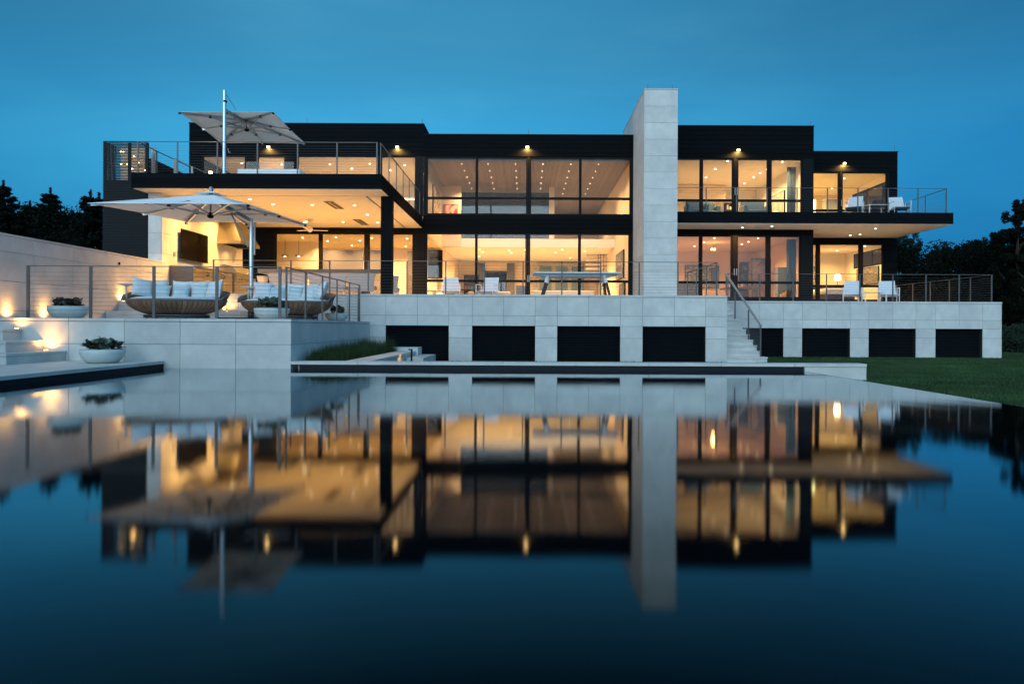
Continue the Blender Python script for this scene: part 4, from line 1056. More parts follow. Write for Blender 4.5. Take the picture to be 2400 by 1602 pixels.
for k, (a, b, lb) in enumerate(((630, 722, 'shade-grey upholstered seat back at the left of the outdoor table'), (722.5, 812, 'shade-grey upholstered seat back at the middle of the outdoor table'), (813, 879, 'shade-grey upholstered seat back next to the black column'))):
    seat(lb, XX(a, yq, 660), XX(b, yq, 660), yq)
se = seat('small shade-grey end seat at the left head of the outdoor table', XX(604, 24.9, 650), XX(628, 24.9, 650), 24.9)
se = seat('shade-grey upholstered seat just right of the black column', XX(920, 24.6, 650), XX(934, 24.6, 650), 24.6)

# ================================================================== LOUNGE CHAIRS
def lounge():
    r = thing('lounge_chair', (0, 0, 0), 'x', 'chair', 'white sling lounge chairs')
    for s in (-1, 1):
        x = s * .33
        MB().tube([(x, -.36, .02), (x, -.36, .33), (x, -.36, .57)], .017).build('leg', WHITEM, r, True)
        MB().tube([(x, .30, .02), (x, .24, .30), (x, .20, .58)], .017).build('leg', WHITEM, r, True)
        bar('armrest', (x, -.38, .585), (x, .24, .60), .05, .022, WHITEM, r)
        bar('side_rail', (x, -.34, .33), (x, .28, .27), .028, .03, WHITEM, r)
        bar('back_post', (s * .29, .20, .27), (s * .27, .50, .90), .025, .025, WHITEM, r)
    b = MB()
    for k in range(11):
        f0, f1 = k / 11, (k + .93) / 11
        y0, z0 = .20 + .30 * f0, .27 + .63 * f0; y1, z1 = .20 + .30 * f1, .27 + .63 * f1
        b.poly([(-.29 + .02 * f0, y0, z0), (.29 - .02 * f0, y0, z0), (.29 - .02 * f1, y1, z1), (-.29 + .02 * f1, y1, z1)], [(0, 1, 2, 3)])
    o = b.build('backrest', SLING, r); m = o.modifiers.new('thick', 'SOLIDIFY'); m.thickness = .012
    b = MB()
    for k in range(9):
        f0, f1 = k / 9, (k + .93) / 9
        b.poly([(-.31, -.36 + .56 * f0, .345 - .07 * f0 - .03 * math.sin(3.1 * f0)), (.31, -.36 + .56 * f0, .345 - .07 * f0 - .03 * math.sin(3.1 * f0)), (.31, -.36 + .56 * f1, .345 - .07 * f1 - .03 * math.sin(3.1 * f1)), (-.31, -.36 + .56 * f1, .345 - .07 * f1 - .03 * math.sin(3.1 * f1))], [(0, 1, 2, 3)])
    o = b.build('seat', SLING, r); m = o.modifiers.new('thick', 'SOLIDIFY'); m.thickness = .012
    return r
lc = lounge()
lc.location = (XX(1057, 25.6, 680), 25.6, ZT); lc.rotation_euler = (0, 0, .12); lc['label'] = 'left white lounge chair in front of the living room glass'
dup(lc, (XX(1143, 25.6, 680), 25.6, ZT), -.28, 'right white lounge chair in front of the living room glass')
dup(lc, (XX(1998, 26.6, 690), 26.6, ZT), -.42, 'white lounge chair left of the small table on the right terrace')
dup(lc, (XX(2082, 26.6, 690), 26.6, ZT), -.36, 'white lounge chair right of the small table on the right terrace')
dup(lc, (XX(2003, 29.5, 490), 29.5, ZU), -.55, 'white lounge chair left on the upper balcony before the bedroom glass')
dup(lc, (XX(2108, 29.5, 490), 29.5, ZU), -.15, 'white lounge chair at the right end of the upper balcony')
def side_table(x, y, z, label):
    r = thing('side_table', (x, y, z), label, 'table', 'low white side tables')
    box('top', (x - .42, x + .42), (y - .3, y + .3), (z + .40, z + .425), WHITEM, r)
    for sx_ in (-1, 1):
        for sy_ in (-1, 1): box('leg', (x + sx_ * .40 - .018, x + sx_ * .40 + .018), (y + sy_ * .28 - .018, y + sy_ * .28 + .018), (z, z + .398), WHITEM, r)
side_table(XX(2044, 26.4, 690), 26.4, ZT, 'low white table between the two right terrace chairs')
side_table(XX(2052, 29.4, 490), 29.4, ZU, 'low white table between the two balcony chairs')
rk = thing('magazine_rack', (-2.9, 25.9, ZT), 'small dark metal rack table between the two centre lounge chairs', 'side table')
cx_ = XX(1096, 25.9, 680)
box('top', (cx_ - .28, cx_ + .28), (25.7, 26.1), (ZT + .40, ZT + .42), BLKF, rk)
for sx_ in (-1, 1):
    for y in (25.72, 26.08): box('leg', (cx_ + sx_ * .27 - .01, cx_ + sx_ * .27 + .01), (y - .01, y + .01), (ZT, ZT + .398), BLKF, rk)
for k in range(8): box('wire', (cx_ - .24 + k * .07, cx_ - .235 + k * .07), (25.715, 25.725), (ZT + .05, ZT + .398), BLKF, rk)

# ping-pong style table
pt = thing('games_table', (1.2, 21.9, ZT), 'white outdoor games table with slanted wooden legs behind the railing', 'table')
x0, x1 = XX(1249, 21.55, 637), XX(1455, 21.55, 637); zt3 = ZZ(638, 21.5, 1350)
rbox('tabletop', (x0, x1), (21.45, 22.95), (zt3 - .030, zt3 + .010), .006, WHITEM, pt)
v = []
for y in (21.7, 22.7): v += [(x0 + .03, y, zt3 - .037), (x1 - .03, y, zt3 - .037), (x1 - .35, y, zt3 - .10), (x0 + .35, y, zt3 - .10)]
MB().poly(v, [(3, 2, 1, 0), (4, 5, 6, 7), (0, 1, 5, 4), (1, 2, 6, 5), (2, 3, 7, 6), (3, 0, 4, 7)]).build('under_frame', SLING, pt)
for (xa, xb_, y) in ((1284, 1269, 21.75), (1288, 1272, 22.7), (1412, 1421, 22.7), (1416, 1430, 21.75)):
    p0 = at(xa, 645, y); p1 = at(xb_, 691, y); p1.z = ZT; mid = p0.lerp(p1, .34)
    bar('leg_bracket', p0, mid, .07, .09, WHITE, pt); bar('leg', mid, p1, .06, .08, DARKW, pt)
box('net', (1.18 + .2, 1.20 + .2), (21.5, 22.9), (zt3 + .014, zt3 + .04), WHITE, pt)

# ================================================================== GARDEN UPLIGHTS
def uplight(x, y, z, aim, p, label, r=.035):
    t_ = thing('uplight', (x, y, z), label, 'uplight', 'recessed uplights')
    rod('lamp_ring', (x, y, z), (x, y, z + .012), r + .012, STEELD, t_); rod('lens', (x, y, z + .012), (x, y, z + .016), r, BULB, t_, 'disc')
    lamp('SPOT', (x, y, z + .03), p * .42, WARM, .02, t_, (aim[0] * .2, aim[1] * .2, 1), 70, 1.0)
    lamp('SPOT', (x, y, z + .04), p * .26, WARM, .03, t_, aim, 165, 1.0)
uplight(XW + .10, XW * -1600 / (1235 - 34) * .985, ZP, (-.14, 0, 1), 95, 'uplight at the wall foot left of the platform railing')
uplight(XW + .10, 17.0, ZP, (-.14, 0, 1), 95, 'uplight at the wall foot behind the bronze bowl')
uplight(XW + .10, 20.2, 1.545, (-.14, 0, 1), 120, 'uplight on the steps left of the daybeds')
uplight(XX(530, 20.45, 725), 20.50, 1.265, (0, .14, 1), 75, 'uplight on the step between the two daybeds')
uplight(XX(39, 13.66, 767), 13.66, .765, (0, .16, 1), 60, 'uplight on the top corner step')
uplight(XX(107, 13.64, 817), 13.64, .335, (0, .2, 1), 85, 'uplight on the lowest corner step')
uplight(XW + .10, 15.0, ZP, (-.14, 0, 1), 120, 'uplight at the wall foot at the left picture edge')
pl_ = thing('path_light', (-2.95, 17.5, ZL), 'short black path light casting a warm glow on the planter wall', 'path light')
rod('post', (-2.92, 17.3, ZL), (-2.92, 17.3, .25), .022, BLKF, pl_); box('lamp_head', (-3.0, -2.90), (17.27, 17.33), (.252, .28), BLKF, pl_)
lamp('SPOT', (-3.0, 17.45, .24), 10, WARM, .03, pl_, (-.35, .1, -1), 120, .8)

# ================================================================== INTERIOR THINGS
def painting(label, x0, x1, y, z0, z1, m, axis='x', xw=None):
    if axis == 'x':
        r = thing('painting', ((x0 + x1) / 2, y, z0), label, 'painting')
        box('frame', (x0 - .03, x1 + .03), (y + .001, y + .04), (z0 - .03, z1 + .03), BLKF, r); box('canvas', (x0, x1), (y - .012, y - .001), (z0, z1), m, r)
    else:
        r = thing('painting', (xw, (x0 + x1) / 2, z0), label, 'painting'); s = 1 if xw < 0 else -1
        box('frame', (min(xw, xw + s * .05), max(xw, xw + s * .05)), (x0, x1), (z0, z1), BLKF, r)
        box('canvas', (min(xw + s * .051, xw + s * .06), max(xw + s * .051, xw + s * .06)), (x0 + .04, x1 - .04), (z0 + .04, z1 - .04), m, r)
a, b = at(1041, 480, 35.95), at(1071, 501, 35.95)
painting('red painting with a cream shape high in the living room', a.x, b.x, 35.94, 5.85, a.z, art('art_red', [(.45, .02, .05), (.7, .5, .25), (.75, .6, .4), (.5, .03, .08)], 1.1))
painting('tall pale abstract painting on the upper left living room wall', 32.2, 34.5, 0, 5.9, 7.55, art('art_ochre', [(.3, .22, .10), (.12, .10, .08), (.6, .5, .35), (.35, .25, .12)], 2.5), 'y', -4.49)
painting('large grey painting on the right living room wall', 32.4, 35.2, 0, 3.2, 4.55, art('art_blue', [(.08, .10, .13), (.45, .36, .28), (.12, .14, .18), (.05, .06, .09), (.4, .35, .3)], 2.2), 'y', 4.61)
painting('small dark framed picture low on the right living room wall', 32.0, 34.0, 0, 2.3, 2.95, art('art_dark', [(.06, .08, .10), (.1, .12, .14), (.35, .3, .3)], 5.), 'y', 4.61)
a, b = at(1616, 621, 36.5), at(1695, 668, 36.5)
painting('big blue and yellow green painting in the dining room', a.x, b.x, 37.4, b.z - .1, a.z + .05, art('art_green', [(.03, .09, .14), (.35, .38, .04), (.05, .10, .09), (.45, .42, .06), (.10, .04, .06), (.04, .10, .16)], 1.4))
a, b = at(1776, 603, 33.6), at(1819, 700, 33.6)
painting('tall dark painting with a curved line in the dining room', a.x, b.x, 34.4, 2.3, a.z, art('art_night', [(.03, .05, .08), (.04, .05, .07), (.10, .05, .05), (.03, .04, .07), (.02, .03, .05)], 2.1))
a, b = at(1615, 458, 37), at(1659, 494, 37)
painting('purple and white painting behind the upstairs chairs', a.x, b.x, 37.4, b.z - .1, a.z, art('art_mauve', [(.28, .14, .22), (.75, .70, .62), (.35, .2, .25), (.6, .5, .5)], 1.3))
a, b = at(1905, 624, 37.6), at(1926, 667, 37.6)
painting('black and white pattern panel beside the bed', a.x, b.x, 37.9, b.z, a.z, art('art_pattern', [(.04, .04, .04), (.5, .45, .35), (.04, .04, .04), (.4, .35, .3)], 5))
painting('bronze textured panels on the right bedroom wall', 34.3, 36.6, 0, 3.1, 4.0, art('art_bronze', [(.10, .08, .05), (.22, .18, .12), (.06, .05, .04), (.3, .25, .18)], 4), 'y', XE1 - .16)
painting('tall grey framed picture on the upstairs right wall', 33.2, 35.2, 0, 6.3, 7.55, art('art_grey', [(.5, .42, .36), (.35, .28, .26), (.6, .55, .5)], 2.), 'y', XM1 - .16)
def curtain(label, px0, px1, y, z0, z1, m=GREYF, grp=None):
    a, b = XX(px0, y), XX(px1, y); n = 24; vs = []
    for i in range(n + 1):
        x = a + (b - a) * i / n; vs += [(x, y + .05 * math.sin(i * 1.7), z0), (x, y + .05 * math.sin(i * 1.7), z1)]
    o = MB().poly(vs, [(2 * i, 2 * i + 2, 2 * i + 3, 2 * i + 1) for i in range(n)]).build('curtain', m, None, True)
    s = o.modifiers.new('thick', 'SOLIDIFY'); s.thickness = .01
    return tag(o, label, 'curtain', grp)
curtain('grey curtain left of the far dark window', 1121, 1136, 44.7, ZT, 5.0, GREYF, 'grey curtains'); curtain('grey curtain right of the far dark window', 1188, 1206, 44.7, ZT, 5.0, GREYF, 'grey curtains')
curtain('blue grey curtain at the right of the upstairs room', 1844, 1864, 31.6, ZU + .02, 8.3, BLUEF); curtain('blue curtain at the right of the dining room', 1844, 1866, 31.6, 2.12, 4.95, BLUEF)
fw = thing('far_window', (-1.8, 44.9, ZT), 'dark window between two grey curtains at the far wall', 'window')
a, b = XX(1138, 44.9), XX(1186, 44.9); box('glass', (a, b), (44.86, 44.88), (ZT, 4.45), GLASSD, fw); box('frame', (a - .05, b + .05), (44.89, 44.95), (ZT, 4.5), BLKF, fw)
dw = thing('dark_opening', (-5.2, 35.5, 2.4), 'tall dark window at the left inside the living room', 'window')
a, b = at(1003, 588, 35.4), at(1028, 650, 35.4); box('glass', (a.x, b.x), (35.4, 35.42), (b.z, a.z), GLASSD, dw); box('frame', (a.x, at(1037, 600, 35.4).x), (35.43, 35.5), (b.z - .04, a.z + .05), BLKF, dw)
mu = thing('media_unit', (2, 44, ZT), 'wide dark media wall unit deep in the living room', 'cabinet')
a, b = XX(1257, 44.2), XX(1370, 44.2)
box('panel', (a, b), (44.2, 44.5), (2.3, ZZ(616, 44.2)), GREYF, mu)
for q in range(3): box('screen', (a + .2 + q * (b - a) / 3, a + (q + 1) * (b - a) / 3 - .05), (44.17, 44.19), (2.6, ZZ(624, 44.2)), BLUEF, mu)
# floating stair
fsr = thing('floating_stair', (4, 40, ZT), 'open staircase with pale floating treads on the right of the living room', 'stairs')
for k in range(7):
    z = ZZ(600 + k * 9.6, 40, 1400); x0_ = XX(1374 - k * .8, 40); x1_ = XX(1423 - k * 1.5, 40)
    box('tread', (x0_, x1_), (39.6, 39.95), (z - .10, z), WALLW2, fsr)
for px in (1402, 1408, 1415): rod('baluster', at(px, 592, 39.5), at(px, 640, 39.5), .016, BLKF, fsr)
bar('stringer', at(1362, 591, 39.6), at(1396, 593, 39.6), .05, .12, BLUEF, fsr)
sf = thing('sofa', (2.7, 33.5, ZT), 'long low cream sofa behind the living room glass', 'sofa')
a, b = XX(1246, 33.4, 680), XX(1392, 33.4, 680); rbox('backrest', (a, b), (33.3, 33.55), (ZT + .1, 2.62), .05, SOFFIT, sf); rbox('seat', (a, b), (33.56, 34.3), (ZT + .1, 2.27), .05, SOFFIT, sf)
for x in (a + .1, b - .1): box('leg', (x - .03, x + .03), (33.4, 33.46), (ZT, ZT + .1), BLKF, sf)
ac = thing('black_chair', (1.0, 31.6, ZT), 'dark armchair just left of the middle glass doors', 'chair')
x_ = XX(1222, 31.8, 680); rbox('backrest', (x_ - .25, x_ + .35), (31.9, 32.0), (2.2, 2.78), .03, GREYF, ac); rbox('seat', (x_ - .25, x_ + .35), (31.5, 31.9), (2.15, 2.28), .03, GREYF, ac)
for q in (-.2, .3): box('leg', (x_ + q - .02, x_ + q + .02), (31.6, 31.64), (ZT, 2.16), BLKF, ac)
rt_ = thing('round_dining_table', (-4.6, 32.5, ZT), 'round pale dining table at the left end of the living room', 'table')
MB().lathe([(0, 2.56), (.75, 2.56), (.75, 2.52), (.1, 2.5), (.06, 2.0), (.35, 1.84), (0, 1.83)], (XX(1018, 32.6, 670), 32.6, 0), 28).build('top', WHITE, rt_, True)
def dchair(x, y, m, label):
    r = thing('dining_chair', (x, y, ZT), label, 'chair', 'dining chairs'); 
    rbox('backrest', (x - .22, x + .22), (y + .18, y + .23), (2.3, 2.66), .02, m, r); rbox('seat', (x - .22, x + .22), (y - .22, y + .18), (2.24, 2.29), .02, m, r)
    for s in (-1, 1):
        for t_ in (-1, 1): rod('leg', (x + s * .2, y + t_ * .19, ZT), (x + s * .19, y + t_ * .18, 2.25), .013, WHITEM, r)
dchair(XX(1033, 33.6, 670), 33.8, WHITE, 'white dining chair beside the round table'); dchair(-3.9, 34.6, DARKW, 'dark dining chair behind the round table')
# kitchen behind the porch doors
kt = thing('tall_kitchen_units', (-8.6, 35, ZT), 'tall cream kitchen units behind the porch doors', 'cabinets')
for (a, b) in ((652, 672), (673, 700)): box('door', (XX(a, 34.6), XX(b, 34.6)), (34.6, 34.65), (ZT, 4.75 - (a > 700) * .5), WALLW2, kt)
ki = thing('kitchen_island', (-6.8, 33.8, ZT), 'grey brown kitchen island and back panel seen through the porch doors', 'island')
box('back_panel', (XX(757, 33.5, 600), XX(851, 33.5, 600)), (33.5, 33.56), (ZT, ZZ(585.5, 33.5, 800)), TAUPE, ki); box('back_panel', (XX(866, 33.5, 600), XX(905, 33.5, 600)), (33.5, 33.56), (ZT, ZZ(586, 33.5, 880)), TAUPE, ki)
box('back_panel', (XX(955, 33.5, 600), XX(972, 33.5, 600)), (33.5, 33.56), (ZT, ZZ(588, 33.5, 880)), TAUPE, ki)
# flowers by the porch door
fl = thing('flower_vase', (-6.0, 31.5, ZT), 'white orchids standing inside the right porch door', 'flowers')
fx_, fy_ = XX(922, 31.4, 650), 31.4
MB().lathe([(0, 0), (.08, 0), (.10, .2), (.05, .3), (0, .3)], (fx_, fy_, 2.5), 14).build('vase', WHITE, fl, True)
rf = random.Random(4); m = MB()
for k in range(26):
    c = Vector((fx_ + rf.uniform(-.18, .18), fy_ + rf.uniform(-.1, .1), 2.95 + rf.uniform(-.1, .28))); s = .035
    m.poly([c + Vector((-s, 0, 0)), c + Vector((0, 0, -s)), c + Vector((s, 0, 0)), c + Vector((0, .02, s))], [(0, 1, 2, 3)])
m.build('flowers', WHITE, fl); box('stand', (fx_ - .25, fx_ + .25), (fy_ - .15, fy_ + .15), (ZT, 2.49), WALLW2, fl)
for k in range(5): rod('stem', (fx_, fy_, 2.75), (fx_ + rf.uniform(-.15, .15), fy_, 3.1), .006, LEAFG, fl)
# dining room: chandelier, table, console
cl_ = thing('chandelier', (9.2, 33.5, 4.3), 'small glowing chandelier in the dining room', 'chandelier')
c = at(1671.5, 584, 33.5)
for q in (-.07, .07):
    rod('bulb', (c.x + q, c.y, c.z - .04), (c.x + q, c.y, c.z + .04), .04, BULB, cl_, 'disc')
rod('stem', (c.x, c.y, c.z + .08), (c.x, c.y, 4.99), .008, BLKF, cl_); bar('cross_arm', (c.x - .15, c.y, c.z + .06), (c.x + .15, c.y, c.z + .06), .02, .02, BLKF, cl_)
lamp('POINT', (c.x, c.y - .1, c.z - .1), 22, WARM, .06, cl_)
dt2 = thing('indoor_dining_table', (10.5, 33, 2.1), 'curved brown dining table inside the right wing', 'table')
a, b = XX(1700, 33, 680), XX(1768, 33, 680); rbox('top', (a, b), (32.4, 34), (2.72, 2.80), .03, DARKW, dt2); box('pedestal', ((a + b) / 2 - .3, (a + b) / 2 + .3), (32.8, 33.6), (2.1, 2.715), DARKW, dt2)
cs_ = thing('console', (8, 31.3, 2.1), 'speckled silver console low behind the railing of the right wing', 'console')
a, b = XX(1592, 31.3, 680), XX(1636, 31.3, 680); box('top', (a - .02, b + .02), (31.1, 31.6), (2.92, 2.96), STEELD, cs_); box('body', (a, b), (31.12, 31.58), (2.1, 2.918), art('speckle', [(.05, .05, .06), (.4, .38, .36), (.1, .1, .12), (.5, .5, .5)], 28), cs_)
sc_ = thing('blue_cabinet', (12, 33, 2.1), 'dark blue cabinet with pale books at the right of the dining room', 'cabinet')
a, b = XX(1825, 32.2, 680), XX(1862, 32.2, 680); box('body', (a, b), (32.3, 32.7), (2.1, ZZ(626, 32.3, 1840)), BLUEF, sc_)
for k in range(5): box('book', (a + .08 + k * .13, a + .17 + k * .13), (32.2, 32.29), (2.1, 2.45 + .07 * (k % 3)), SOFFIT, sc_)
def armchair(px, y, z, w_, label, m=BLUEF):
    x = XX(px, y, 490); r = thing('armchair', (x, y, z), label, 'armchair', 'blue grey upstairs seating')
    rbox('backrest', (x - w_ / 2, x + w_ / 2), (y + .3, y + .5), (z + .3, z + 1.0), .07, m, r); rbox('seat', (x - w_ / 2, x + w_ / 2), (y - .4, y + .3), (z + .15, z + .5), .06, m, r)
    for s in (-1, 1): rbox('arm', (x + s * w_ / 2 - .09, x + s * w_ / 2 + .09), (y - .4, y + .4), (z + .15, z + .72), .05, m, r)
    for s in (-1, 1): box('leg', (x + s * w_ / 2.4 - .03, x + s * w_ / 2.4 + .03), (y - .3, y - .24), (z, z + .15), BLKF, r)
armchair(1632, 31.2, ZU, .8, 'left blue grey armchair upstairs'); armchair(1662, 31.6, ZU, .7, 'second blue grey armchair upstairs'); armchair(1770, 31.3, ZU, 1.1, 'blue grey chaise upstairs by the middle doors')
# bedrooms
bd = thing('bed', (14.6, 35.5, 2.1), 'double bed with pale cover in the ground floor bedroom', 'bed')
a, b = XX(1915, 35.2, 680), XX(1985, 35.2, 680); rbox('mattress', (a, b), (34.2, 36.4), (2.55, 2.85), .08, CUSH, bd); box('bed_base', (a + .05, b - .05), (34.25, 36.4), (2.12, 2.545), DARKW, bd); box('headboard', (a, b), (36.42, 36.5), (2.1, 3.1), DARKW, bd)
lp = thing('bedside_lamp', (15.6, 36.8, 2.6), 'brightly glowing bedside lamp beside the bed', 'lamp')
c = at(1963, 656, 36.2); MB().lathe([(.13, .28), (.17, 0)], (c.x, c.y, c.z), 20).build('lamp_shade', emis('shade_glow', (1., .80, .50), 9), lp, True)
rod('lamp_stem', (c.x, c.y, c.z - .3), (c.x, c.y, c.z + .1), .02, STEEL, lp); box('nightstand', (c.x - .3, c.x + .3), (c.y - .25, c.y + .25), (2.1, c.z - .302), DARKW, lp); lamp('POINT', (c.x, c.y, c.z + .14), 60, (1, .72, .38), .09, lp)
cb = thing('bedroom_cabinet', (14.8, 37, ZU), 'grey cabinet in the upper end bedroom', 'cabinet')
a, b = at(1937, 467, 36.5), at(1966, 495, 36.5); box('body', (a.x, b.x), (36.5, 37), (ZU, a.z), GREYF, cb); box('cabinet_top', (a.x - .03, b.x + .03), (36.48, 37), (a.z + .002, a.z + .04), WHITE, cb)
sw = thing('side_window', (XE1, 36, ZU), 'dark framed side window in the upper end bedroom', 'window')
for (y0, y1) in ((34.0, 35.4), (35.6, 36.9)):
    box('pane', (XE1 - .19, XE1 - .17), (y0, y1), (ZU + .1, 7.95), GLASSD, sw)
box('frame', (XE1 - .168, XE1 - .155), (33.8, 37.2), (ZU, 8.1), BLKF, sw)
sw = thing('high_window', (XE1, 36, 4), 'dark high window strip in the ground floor bedroom', 'window')
box('frame', (XE1 - .168, XE1 - .155), (33.2, 37), (4.05, 4.85), BLKF, sw)
for (y0, y1) in ((33.3, 34.9), (35.0, 35.9), (36.0, 36.8)): box('pane', (XE1 - .19, XE1 - .17), (y0, y1), (4.12, 4.78), GLASSD, sw)
st_ = thing('strip_light', (XM1, 33.2, ZU), 'bright yellow strip light at the left edge of the end bedroom window', 'light')
q = at(1906, 480, YE + .4); rod('tube', (q.x + .05, YE + .35, ZU + .5), (q.x + .05, YE + .35, 7.1), .05, emis('strip_glow', (1, .85, .30), 7), st_, 'disc')

def pendant(px, py, Y, ztop, label):
    c = at(px, py, Y); r = thing('pendant_lamp', (c.x, c.y, c.z), label, 'pendant lamp', 'small pendant lamps')
    MB().lathe([(0, .05), (.16, .045), (.17, .0), (0, -.01)], tuple(c), 18).build('shade', STEELD, r, True); rod('cord', c, (c.x, c.y, ztop), .008, BLKF, r)
    rod('bulb', (c.x, c.y, c.z - .03), (c.x, c.y, c.z - .012), .05, BULBW, r)
pendant(495, 386, 32.5, 8.44, 'small pendant in the upper left corner room'); pendant(740, 384, 32.5, 8.44, 'small pendant in the upper left wide room')
pendant(668, 600, 32.4, 4.92, 'left pendant over the kitchen counter'); pendant(700, 600, 32.4, 4.92, 'right pendant over the kitchen counter')
def shelf(x0, x1, y, z0, z1, label, n=4, seed=1):
    rg = random.Random(seed); r = thing('bookshelf', ((x0 + x1) / 2, y, z0), label, 'bookshelf')
    box('back', (x0, x1), (y + .28, y + .3), (z0, z1), DARKW, r)
    for k in range(n + 1):
        z = z0 + .02 + k * (z1 - z0 - .04) / n; box('shelf', (x0, x1), (y, y + .278), (z - .015, z + .015), DARKW, r)
        if k < n:
            x = x0 + .05
            while x < x1 - .2:
                w_ = rg.uniform(.04, .09); h_ = rg.uniform(.15, .28)
                if rg.random() < .8: box('book', (x, x + w_), (y + .03, y + .2), (z + .017, z + h_), rg.choice([SOFFIT, GREYF, BLUEF, ARTB, DARKW]), r)
                x += w_ + .01
ARTB = mat('red_book', (.30, .05, .04), .7)
shelf(XX(1700, 36.9, 450), XX(1726, 36.9, 450), 36.9, ZU, 7.6, 'dark bookshelf at the back of the upstairs sitting room', 5, 3)
shelf(XX(1158, 40, 600) - 2.2, XX(1158, 40, 600) - 1.2, 44.4, ZT, 4.2, 'bookshelf at the far wall left of the curtains', 5, 5)
shelf(XX(1735, 37, 650), XX(1757, 37, 650), 36.9, 2.1, 4.4, 'narrow dark shelf at the back of the dining room', 5, 8)
ct_ = thing('coffee_table', (-1.5, 33.5, ZT), 'low dark coffee table in the middle of the living room', 'table')
rbox('top', (-2.4, -1.0), (33, 33.8), (2.18, 2.24), .02, DARKW, ct_)
for x in (-2.3, -1.1):
    for y in (33.1, 33.7): box('leg', (x - .02, x + .02), (y - .02, y + .02), (ZT, 2.18), BLKF, ct_)
MB().lathe([(0, 0), (.06, 0), (.09, .1), (.04, .22), (.05, .26), (0, .26)], (-1.7, 33.4, 2.241), 16).build('vase', BLUEF, ct_, True)
s2_ = thing('sofa', (-2, 36, ZT), 'grey sofa facing the glass in the far living room', 'sofa')
rbox('backrest', (-3.2, -.9), (36.9, 37.15), (2.0, 2.75), .06, GREYF, s2_); rbox('seat', (-3.2, -.9), (36.1, 36.9), (1.95, 2.3), .06, GREYF, s2_)
for x in (-3.25, -.85): rbox('arm', (x - .1, x + .1), (36.1, 37.1), (1.9, 2.5), .05, GREYF, s2_)
def plant_pot(x, y, z, h, label):
    r = thing('potted_plant', (x, y, z), label, 'plant'); MB().lathe([(0, 0), (.14, 0), (.18, .3), (.16, .3), (0, .27)], (x, y, z), 18).build('pot', WHITE, r, True)
    m = MB(); rg = random.Random(int(h * 100)); vs = []
    for k in range(46):
        a = rg.uniform(0, 6.28); L_ = rg.uniform(.2, .45); zz = z + .3 + rg.uniform(.1, h); d = Vector((math.cos(a), math.sin(a), rg.uniform(-.1, .6))).normalized(); p = Vector((x, y, zz)); sd = Vector((-d.y, d.x, 0)) * .05
        m.poly([p, p + d * L_ * .5 + sd, p + d * L_, p + d * L_ * .5 - sd], [(0, 1, 2, 3)])
    m.build('foliage', LEAFG, r); rod('stem', (x, y, z + .28), (x, y, z + .3 + h), .015, BARK, r)
plant_pot(3.9, 34.8, ZT, 1.3, 'leafy potted plant at the right end of the living room'); plant_pot(6.9, 35.5, ZU, 1.1, 'leafy potted plant in the upstairs sitting room corner')

# ================================================================== TREES
def leafcloud(name, centres, m, parent, n, s):
    """centres: (x, y, z, rx, ry, rz) clumps; n small leaf faces of size s spread through them"""
    rg = np.random.default_rng(abs(hash(name)) % 1000 + len(centres)); c = np.array(centres); idx = rg.integers(0, len(c), n)
    d = rg.normal(size=(n, 3)); d /= np.linalg.norm(d, axis=1)[:, None]; rr = rg.random(n) ** .45
    P = c[idx, :3] + d * rr[:, None] * c[idx, 3:6]
    a = rg.normal(size=(n, 3)); a /= np.linalg.norm(a, axis=1)[:, None]; b = np.cross(a, rg.normal(size=(n, 3))); b /= np.linalg.norm(b, axis=1)[:, None]
    sz = s * rg.uniform(.6, 1.3, n)[:, None]
    V = np.stack([P - a * sz, P + b * sz * .45, P + a * sz, P - b * sz * .45], 1).reshape(-1, 3)
    F = np.arange(4 * n).reshape(-1, 4)
    me = bpy.data.meshes.new(name); me.vertices.add(len(V)); me.vertices.foreach_set('co', V.astype(np.float32).ravel())
    me.loops.add(F.size); me.loops.foreach_set('vertex_index', F.astype(np.int32).ravel()); me.polygons.add(n); me.polygons.foreach_set('loop_start', (np.arange(n) * 4).astype(np.int32)); me.update(calc_edges=True)
    me.materials.append(m); return link(bpy.data.objects.new(name, me), parent)
def conifer(x, y, h, label, seed, w_=.30):
    rg = random.Random(seed); r = thing('conifer', (x, y, ZL), label, 'tree', 'dark conifers behind the left wall')
    MB().tube([(x, y, ZL), (x, y, ZL + h * .6), (x + .05, y, ZL + h)], [.18, .09, .02], 8).build('trunk', BARK, r, True)
    cs = []; z = h * .12
    while z < h * .97:
        R_ = (h - z) * w_ + .08; nb = 9 if R_ > .6 else 6
        for k in range(nb):
            a = rg.uniform(0, 6.28); L_ = R_ * rg.uniform(.7, 1.12)
            for f in (.35, .65, .92):
                cs.append((x + L_ * f * math.cos(a), y + L_ * f * math.sin(a), ZL + z + L_ * (.28 * f * f - .05), .16 + .16 * R_ * (1 - f * .6), .16 + .16 * R_ * (1 - f * .6), .09 + .03 * R_))
        z += .22 + .1 * R_
    cs += [(x, y, ZL + h * .97, .05, .05, .28)]
    leafcloud('crown', cs, CONIF, r, 26000, .075)
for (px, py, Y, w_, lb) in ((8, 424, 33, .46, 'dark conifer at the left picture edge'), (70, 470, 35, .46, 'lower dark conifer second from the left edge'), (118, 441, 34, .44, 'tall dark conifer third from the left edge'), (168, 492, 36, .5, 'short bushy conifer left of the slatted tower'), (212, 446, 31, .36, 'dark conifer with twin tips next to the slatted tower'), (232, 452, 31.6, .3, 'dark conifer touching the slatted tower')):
    p_ = at(px, py, Y); conifer(p_.x, Y, p_.z - ZL, lb, px, w_)
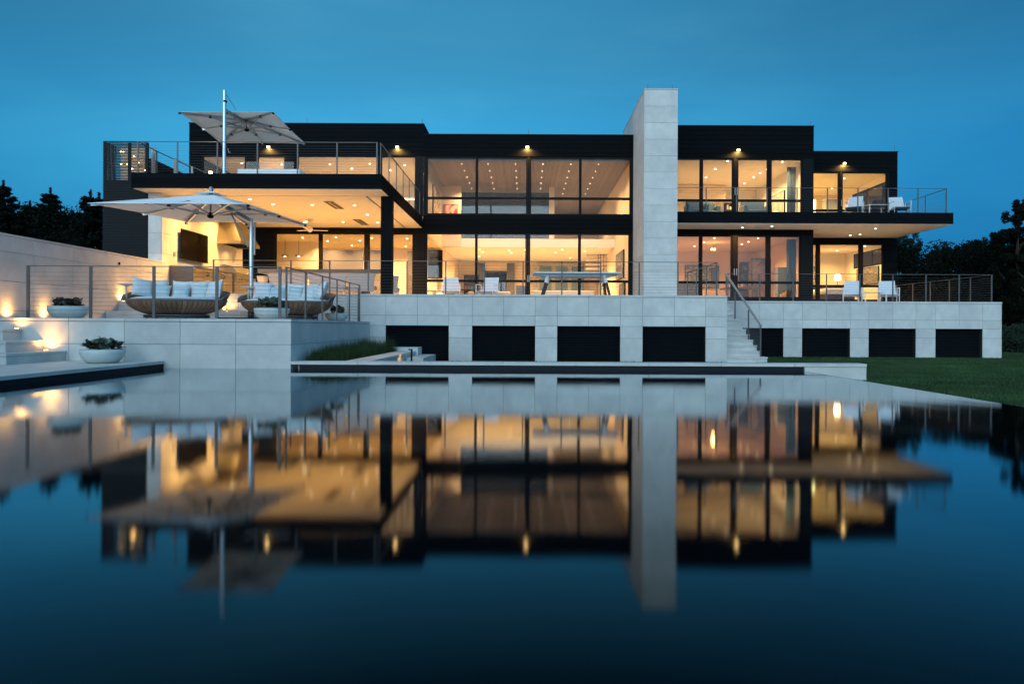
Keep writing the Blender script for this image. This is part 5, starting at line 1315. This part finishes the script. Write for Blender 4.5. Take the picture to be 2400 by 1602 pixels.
def tree(px, py, Y, wpx, label, seed, m=FOL, n=15000, s=.10, grp='dark trees beyond the right terrace', low=.15):
    rg = random.Random(seed); t_ = at(px, py, Y); x = t_.x; h = t_.z - ZL; rad = wpx * Y / FPX / 2
    r = thing('leafy_tree', (x, Y, ZL), label, 'tree', grp)
    MB().tube([(x, Y, ZL), (x + .2, Y, ZL + h * .3), (x - .1, Y, ZL + h * .62), (x, Y, ZL + h * .9)], [.16, .12, .07, .02], 8).build('trunk', BARK, r, True)
    m_ = MB(); cs = []
    for k in range(8):
        a = rg.uniform(0, 6.28); z = h * rg.uniform(.25, .7); q = rad * rg.uniform(.5, .9)
        e = (x + q * math.cos(a), Y + q * math.sin(a), ZL + z + h * .16); m_.tube([(x, Y, ZL + z), ((x + e[0]) / 2, (Y + e[1]) / 2, ZL + z + h * .05), e], [.06, .04, .012], 6)
    m_.build('limb', BARK, r, True)
    for k in range(85):
        a = rg.uniform(0, 6.28); f = rg.random() ** .8; z = h * (low + (.93 - low) * f); prof = math.sin(math.pi * min(1, .18 + .78 * f)) ** .6
        q = rad * prof * rg.uniform(.2, .95); c_ = rg.uniform(.20, .42) * (.5 + .5 * prof) * min(1, rad / 1.6)
        cs.append((x + q * math.cos(a), Y + q * math.sin(a), ZL + z, c_, c_, c_ * .8))
    for k in range(7): cs.append((x + rg.uniform(-.5, .5) * rad, Y + rg.uniform(-.4, .4) * rad, ZL + h * rg.uniform(.88, .98), .20, .2, .34))
    leafcloud('crown', cs, m, r, n, s)
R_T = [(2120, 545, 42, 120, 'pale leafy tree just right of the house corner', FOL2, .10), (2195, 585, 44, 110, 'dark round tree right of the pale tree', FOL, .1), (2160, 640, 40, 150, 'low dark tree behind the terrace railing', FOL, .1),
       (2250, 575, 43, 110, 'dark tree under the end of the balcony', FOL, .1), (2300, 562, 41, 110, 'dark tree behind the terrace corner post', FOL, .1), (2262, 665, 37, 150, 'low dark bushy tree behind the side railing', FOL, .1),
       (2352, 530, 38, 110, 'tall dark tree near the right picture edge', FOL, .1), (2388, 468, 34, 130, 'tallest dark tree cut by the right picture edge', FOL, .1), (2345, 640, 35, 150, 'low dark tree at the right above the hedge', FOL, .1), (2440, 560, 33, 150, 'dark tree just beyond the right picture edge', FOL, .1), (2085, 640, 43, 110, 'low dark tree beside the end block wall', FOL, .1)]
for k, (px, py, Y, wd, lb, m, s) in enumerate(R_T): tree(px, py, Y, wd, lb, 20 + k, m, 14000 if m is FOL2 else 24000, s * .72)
# clipped hedge and dark undergrowth at the right
hg = thing('hedge', (19, 31, ZL), 'clipped dark hedge beyond the lawn at the right edge', 'hedge')
x0_ = XX(2345, 31, 780); cs = []
rg = random.Random(9)
for k in range(260): cs.append((rg.uniform(x0_, x0_ + 9), rg.uniform(30.6, 32.2), ZL + rg.uniform(.1, 1.12), .4, .4, .25))
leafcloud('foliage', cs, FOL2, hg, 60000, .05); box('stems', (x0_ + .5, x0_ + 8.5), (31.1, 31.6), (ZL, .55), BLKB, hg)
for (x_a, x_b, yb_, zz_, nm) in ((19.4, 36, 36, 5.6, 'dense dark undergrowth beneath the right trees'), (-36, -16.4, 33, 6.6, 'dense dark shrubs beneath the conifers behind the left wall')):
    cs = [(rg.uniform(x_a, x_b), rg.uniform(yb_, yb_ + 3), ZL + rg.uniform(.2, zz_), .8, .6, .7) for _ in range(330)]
    tag(leafcloud('undergrowth', cs, FOL, None, 110000, .085), nm, 'shrubs', None, 'stuff')
